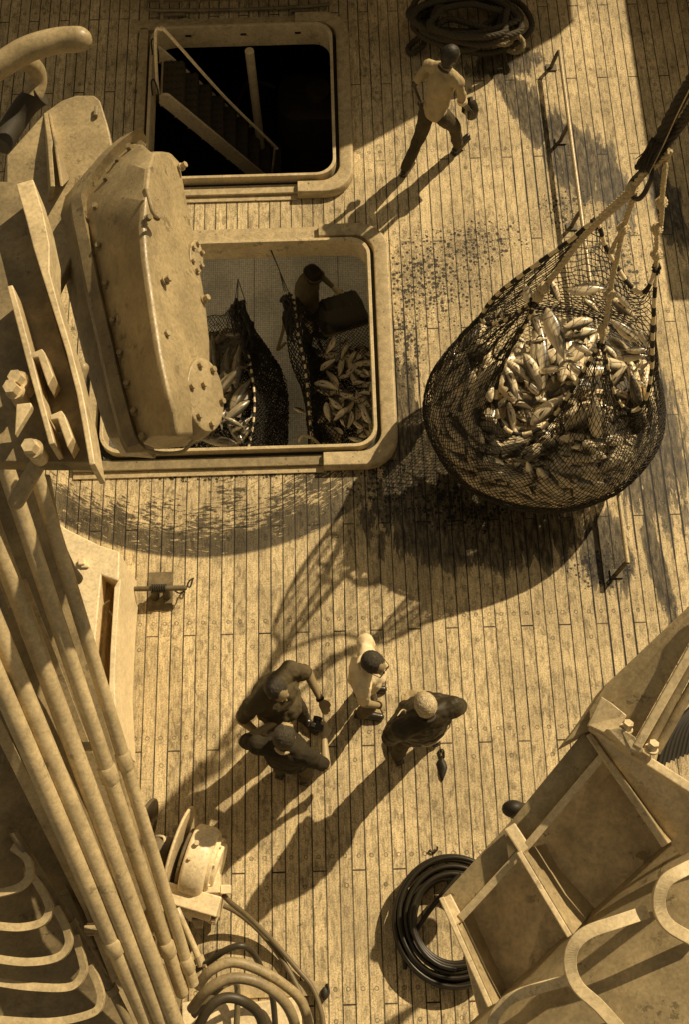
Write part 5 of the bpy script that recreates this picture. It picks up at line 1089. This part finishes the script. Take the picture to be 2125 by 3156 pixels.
drum(cc + W_ * .13, cc + W_ * .17, .24, 'end_flange', wm); drum(cc + W_ * .16, cc + W_ * .205, .205, 'end_cover', wm, .015)
for a in range(0, 360, 45):
    mb = MB(); mb.bolt(cc + W_ * .168 + (s1 * math.sin(R(a)) + s2 * math.cos(R(a))) * .222, W_, .011, .014); mb.done('cover_bolt', wm, e)
drum(cc - W_ * .07, cc - W_ * .11, .25, 'brake_band', paint(.22, .6, .5, .8)); drum(cc - W_ * .15, cc - W_ * .175, .42, 'rope_flange', paint(.74, .4, .2, .6)); drum(cc - W_ * .235, cc - W_ * .50, .13, 'rope_drum', rust); drum(cc - W_ * .48, cc - W_ * .51, .40, 'far_flange', paint(.2, .7, .5, .8))
mb = MB(); mb.bolt(cc + s2 * .288 + W_ * -.02, s2, .014, .02); mb.done('cover_bolt', wm, e); mb = MB(); mb.bolt(cc + s2 * .25 - s1 * .13, s2, .02, .05); mb.done('plug', wm, e)
mb = MB(); mb.box(cc + Vector((-.02, -.30, -.02)), (.46, .16, .30), Matrix((W_, s1, s2)).transposed()); mb.box(cc + Vector((-.06, -.37, .04)), (.40, .10, .06), Matrix((W_, s1, s2)).transposed()); mb.done('bracket', wm, e, 0, .01)
mb = MB(); mb.box(cc + Vector((-.06, -.30, -.38)), (.40, .30, .36)); mb.done('base', paint(.3, .6, .4, .6), e, 0, .01)
mb = MB(); vb = at(655, 2722, .72); mb.box(vb, (.13, .15, .13)); mb.box(vb + Vector((.11, -.05, .0)), (.08, .07, .09)); mb.cyl(vb + Vector((.03, .05, .02)), vb + Vector((.04, .20, .04)), .025, 12); mb.cyl(vb + Vector((.04, .18, .04)), vb + Vector((.045, .23, .04)), .017, 10); mb.box(vb + Vector((-.1, .02, 0)), (.1, .09, .08)); mb.done('valve_block', wm, e, 0, .008)
mb = MB(); mb.tube(spl([at(682, 2752, .7), at(676, 2790, .66), at(664, 2840, .6), at(655, 2845, .58), at(632, 2830, .58), at(634, 2800, .62), at(645, 2760, .68)], 6), .010, 8); mb.done('thin_pipe', wm, e)
mb = MB(); mb.plate([at(520, 2790, .6), at(575, 2760, .7), at(612, 2745, .75), at(604, 2780, .7), at(588, 2840, .55)], (0, 0, -.02)); mb.done('guard_plate', wm, e, 0, .003); mb = MB(); mb.plate([at(590, 2835, .3), at(628, 2822, .3), at(624, 2860, .3), at(600, 2860, .3)], (0, 0, -.02)); mb.done('guard_plate', wm, e, 0, .003)
mb = MB(); mb.tube(spl([at(462, 2580, .7), at(500, 2578, .75), at(506, 2600, .75), at(498, 2690, .7), at(490, 2720, .65)], 5), .013, 8); mb.done('guard_rail', wm, e)
# hoses
hose_b = plain(.045, .45, .4, 14, .2); hose_t = paint(.38, .5, .2, .3); hose_d = plain(.16, .5, .4, 14, .2)
HS = [([(690, 2760, .7), (715, 2785, .6), (770, 2830, .3), (850, 2910, .12), (910, 2980, .06), (960, 3040, .05), (990, 3120, .05), (1000, 3200, .05)], .022, hose_d, 'brown hose running from the winch valve down the planks, outermost curve'),
      ([(655, 2780, .45), (720, 2805, .25), (790, 2860, .12), (850, 2930, .06), (895, 3000, .05), (930, 3080, .05), (945, 3200, .05)], .022, hose_d, 'brown hose lying just inside the outermost winch hose'),
      ([(600, 2990, .8), (640, 2965, .9), (700, 2925, 1.0), (750, 2915, 1.0), (785, 2945, .85), (810, 3000, .5), (840, 3080, .25), (850, 3200, .15)], .026, hose_b, 'black ringed hose arching over the pale hoses'),
      ([(608, 3040, .9), (650, 2990, 1.0), (715, 2965, 1.0), (790, 2985, .95), (870, 3030, .85), (930, 3090, .7), (960, 3200, .5)], .040, hose_t, 'thick pale hose in an arch at the bottom left, upper one with worn tape'),
      ([(590, 3110, .9), (640, 3050, 1.05), (710, 3015, 1.05), (790, 3025, 1.0), (860, 3070, .9), (900, 3130, .8), (920, 3220, .6)], .042, paint(.30, .5, .3, .3), 'thick brown hose in an arch below the taped pale hose'),
      ([(600, 3190, 1.0), (640, 3110, 1.1), (690, 3075, 1.1), (750, 3085, 1.05), (800, 3130, .9), (820, 3220, .8)], .040, plain(.05, .5, .4, 14, .2), 'thick black hose in the lowest arch at the bottom edge'),
      ([(595, 3130, .7), (660, 3060, .75), (700, 3030, .6), (730, 3040, .3), (728, 3180, .2)], .026, hose_d, 'short brown hose dropping behind the thick arched hoses')]
for pts, r, m, lab in HS:
    mb = MB(); mb.tube(spl([at(*p) for p in pts], 10), r, 14); tag(mb.done('hose', m, None, 60), lab, 'hose')
e = thing('bent_tube', at(600, 2960, .9), 'cream bent steel tube with elbow fitting between pipes and hoses', 'pipe')
mb = MB(); mb.tube(spl([at(545, 2800, .95), at(560, 2835, .95), at(585, 2890, .9), at(605, 2935, .88), at(618, 2968, .86), at(640, 2975, .9)], 6), .026, 12); mb.done('tube', pm, e); mb = MB(); mb.tube([at(612, 2945, .88), at(622, 2975, .86)], .036, 12); mb.done('fitting', pm, e)
# small white hatch at the bottom
mb = MB(); mb.plate([at(640, 3075, .12), at(760, 3090, .12), at(925, 3070, .12), at(935, 3250, .12), at(560, 3250, .12), at(560, 3090, .12)], (0, 0, -.115)); tag(mb.done('low_platform', wm, None, 0, .01), 'low white steel platform under the hoses at the bottom edge', 'platform')
mb = MB(); mb.plate([at(640, 3025, .02), at(1005, 3022, .02), at(1010, 3066, .02), at(640, 3080, .02)], (0, 0, -.016)); tag(mb.done('margin_board', wood_r, None, 0, .004), 'pale margin board along the low white platform', 'board')
mb = MB(); mb.ell(at(1000, 3060, .04), (.03, .05, .02)); mb.tube(spl([at(1008, 3030, .03), at(1012, 3060, .03), at(998, 3078, .04), at(1004, 3045, .04)], 5), .012, 8); tag(mb.done('rope_scrap', black, None, 60), 'knotted black scrap at the corner of the low platform', 'scrap')
# ---------------------------------------------------------------- crane at the lower right
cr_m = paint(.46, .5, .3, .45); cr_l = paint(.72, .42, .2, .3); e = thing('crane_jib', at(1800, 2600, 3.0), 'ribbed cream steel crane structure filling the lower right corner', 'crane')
def Z(x, y): return 0
A1, A2, A3, A4 = (1362, 2762, 2.5), (1575, 2528, 2.8), (1828, 2230, 3.15), (2125, 1868, 3.6)
def sh(p, dx, dy, dz): return at(p[0] + dx, p[1] + dy, p[2] + dz)
# edge flange: a box rail
mb = MB(); L = []
for p in (A1, (1580, 2525, 2.8), (1800, 2255, 3.1)):
    L.append([at(*p), sh(p, 52, 62, -.02), sh(p, 60, 72, -.14), sh(p, 6, 6, -.14)])
mb.loft(L); mb.done('edge_flange', cr_l if 0 else cr_m, e, 0, .008)
mb = MB(); L = []
for p in (A1, (1575, 2530, 2.8), (1800, 2262, 3.1)):
    L.append([sh(p, 50, 58, .05), sh(p, 66, 78, .05), sh(p, 66, 78, -.03), sh(p, 50, 58, -.03)])
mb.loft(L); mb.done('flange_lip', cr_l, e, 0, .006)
# web floor, lower than the flange
mb = MB(); mb.plate([sh(A1, 40, 40, -.45), at(1850, 2300, 2.7), at(2240, 2600, 2.75), at(2240, 3300, 2.4), at(1520, 3300, 2.1)], (0, 0, -.05)); mb.done('web_plate', paint(.85, .55, .4, .8, .7), e, 0)
# transverse ribs
def rib(a, b, c_, d_, m, name='rib'):
    mb = MB(); P = [at(*a), at(*b), at(*c_), at(*d_)]; n_ = (P[1] - P[0]).cross(P[3] - P[0]).normalized() * .03; mb.plate(P, n_); return mb.done(name, m, e, 0, .004)
rib((1362, 2765, 2.52), (1512, 3100, 2.52), (1590, 3060, 2.0), (1450, 2790, 2.0), cr_m)
rib((1600, 2625, 2.82), (1757, 2885, 2.82), (1850, 2775, 2.3), (1690, 2600, 2.3), cr_m)
rib((1815, 2262, 3.12), (2050, 2606, 3.12), (2125, 2560, 2.6), (1905, 2290, 2.6), cr_m)
for a, b in (((1362, 2765, 2.55), (1512, 3100, 2.55)), ((1600, 2625, 2.85), (1757, 2885, 2.85)), ((1815, 2262, 3.16), (2050, 2606, 3.16))):
    mb = MB(); mb.bar(at(*a), at(*b), .035, .03); mb.done('rib_edge', cr_l, e, 0, .006)
# bright end plate and its top rail
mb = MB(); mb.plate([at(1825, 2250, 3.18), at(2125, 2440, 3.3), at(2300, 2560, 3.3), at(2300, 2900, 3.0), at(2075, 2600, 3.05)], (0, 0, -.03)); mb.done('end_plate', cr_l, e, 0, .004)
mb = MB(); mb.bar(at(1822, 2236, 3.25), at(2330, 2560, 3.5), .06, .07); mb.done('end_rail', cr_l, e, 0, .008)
mb = MB(); mb.bar(at(1572, 2545, 2.83), at(1622, 2622, 2.83), .085, .02); mb.done('joint_block', cr_l, e, 0, .02)
mb = MB(); mb.bar(at(1375, 2762, 2.53), at(1418, 2845, 2.53), .08, .02); mb.done('joint_block', cr_l, e, 0, .02)
# barrel with flat hoops
mb = MB(); a_, b_ = at(1420, 3330, 2.55), at(2260, 2560, 3.15); d_ = (b_ - a_).normalized(); s_ = d_.cross(Vector((0, 0, 1))).normalized(); rB = .85
ctrA, ctrB = a_ + s_ * rB * .80 - Vector((0, 0, rB * .45)), b_ + s_ * rB * .80 - Vector((0, 0, rB * .45)); mb.tube([ctrA, ctrB], rB, 64); mb.done('barrel', cr_m, e, 50)
up_ = s_.cross(d_).normalized() * -1
if up_.z < 0: up_ = -up_
def onb(t, ang, k=1.0): c = ctrA.lerp(ctrB, t); return c + (up_ * math.cos(R(ang)) - s_ * math.sin(R(ang))) * rB * k
def band(pts, wd=.06):
    P = [at(*p) for p in pts]; P = spl(P, 8); mb = MB(); L = []
    for j, p in enumerate(P):
        t = (P[min(j + 1, len(P) - 1)] - P[max(j - 1, 0)]).normalized(); s = t.cross(Vector((0, 0, 1))).normalized() * wd / 2
        L.append([p - s, p + s, p + s - Vector((0, 0, .045)), p - s - Vector((0, 0, .045))])
    mb.loft(L); return mb.done('step_hoop', cr_l, e, 0, .004)
band([(2000, 2808, 3.45), (1905, 2840, 3.5), (1815, 2872, 3.5), (1770, 2915, 3.48), (1760, 2975, 3.42), (1785, 3040, 3.35), (1850, 3100, 3.3), (1930, 3190, 3.2)], .075)
band([(1755, 3020, 3.0), (1660, 3045, 3.05), (1590, 3070, 3.05), (1545, 3105, 3.0), (1520, 3160, 2.95), (1530, 3260, 2.9)], .065)
band([(2200, 2640, 3.5), (2110, 2680, 3.6), (2050, 2720, 3.6), (2035, 2790, 3.55), (2065, 2850, 3.5), (2150, 2900, 3.4)], .075)
# jib head plate going up to the right
e = thing('boom', at(1980, 2100, 3.4), 'cream box boom with pin joint reaching to the right margin', 'boom')
mb = MB(); mb.plate([at(1740, 2290, 3.2), at(1800, 2212, 3.25), at(1868, 2110, 3.35), at(2125, 1868, 3.6), at(2300, 1690, 3.8), at(2300, 1700, 3.8), at(2120, 1990, 3.6), at(1955, 2285, 3.35), at(1830, 2240, 3.22)], (0, 0, -.32)); mb.done('side_plate', cr_m, e, 0, .012)
mb = MB(); mb.bar(at(2250, 1795, 3.85), at(1965, 2300, 3.42), .055, .05); mb.done('top_edge', cr_l, e, 0, .006)
mb = MB(); mb.plate([at(1855, 2145, 3.38), at(1890, 2168, 3.38), at(1935, 2205, 3.38), at(1890, 2270, 3.36), at(1812, 2235, 3.3)], (0, 0, -.03)); mb.done('doubler_plate', cr_l, e, 0, .006)
mb = MB(); mb.plate([at(1870, 2245, 3.44), at(1915, 2240, 3.46), at(1960, 2270, 3.46), at(1985, 2310, 3.44), at(1980, 2325, 3.42), at(1950, 2312, 3.42), at(1948, 2325, 3.40)], (0, 0, -.12)); mb.done('clevis', cr_l, e, 0, .01)
for (x, y, z) in ((1930, 2248, 3.42), (2008, 2310, 3.42)):
    mb = MB(); mb.bolt(at(x, y, z), (.2, .5, .8), .03, .05); mb.done('hex_bolt', cr_l, e)
for i, dx in enumerate((0, 34)):
    mb = MB(); mb.cyl(at(1995 + dx * .8, 2310 + dx * .2, 3.2), at(2150 + dx, 2010 + dx * .5, 3.4), .032, 14); mb.done('side_pipe', paint(.32, .6, .4, .7), e)
mb = MB()
for i in range(9): mb.tube(spl([at(2030 + i * 14, 2360 - i * 6, 2.6), at(2070 + i * 14, 2250 - i * 8, 2.62), at(2200 + i * 14, 2120 - i * 8, 2.6)], 5), .02, 8)
tag(mb.done('wire_bundle', plain(.02, .6, .4), None, 60), 'bundle of dark wires behind the crane arm pin', 'wires')
for x, y in ((1700, 2540),): pass
mb = MB(); mb.ell(at(1583, 2492, 1.2), (.09, .07, .1)); mb.cap(at(1583, 2492, 1.2), at(1640, 2520, 1.0), .07, .1); tag(mb.done('rubber_fender', black, None, 60), 'black rounded fender peeking out behind the crane edge', 'fender')
# pedestal carrying the crane
mb = MB(); c = at(2250, 3300, 0); mb.cyl((c.x, c.y, 0), (c.x, c.y, 2.0), .55, 48); mb.cyl((c.x, c.y, 0), (c.x, c.y, .06), .8, 48); tag(mb.done('crane_pedestal', cr_m, None, 40), 'thick round crane pedestal standing on the deck', 'pedestal')
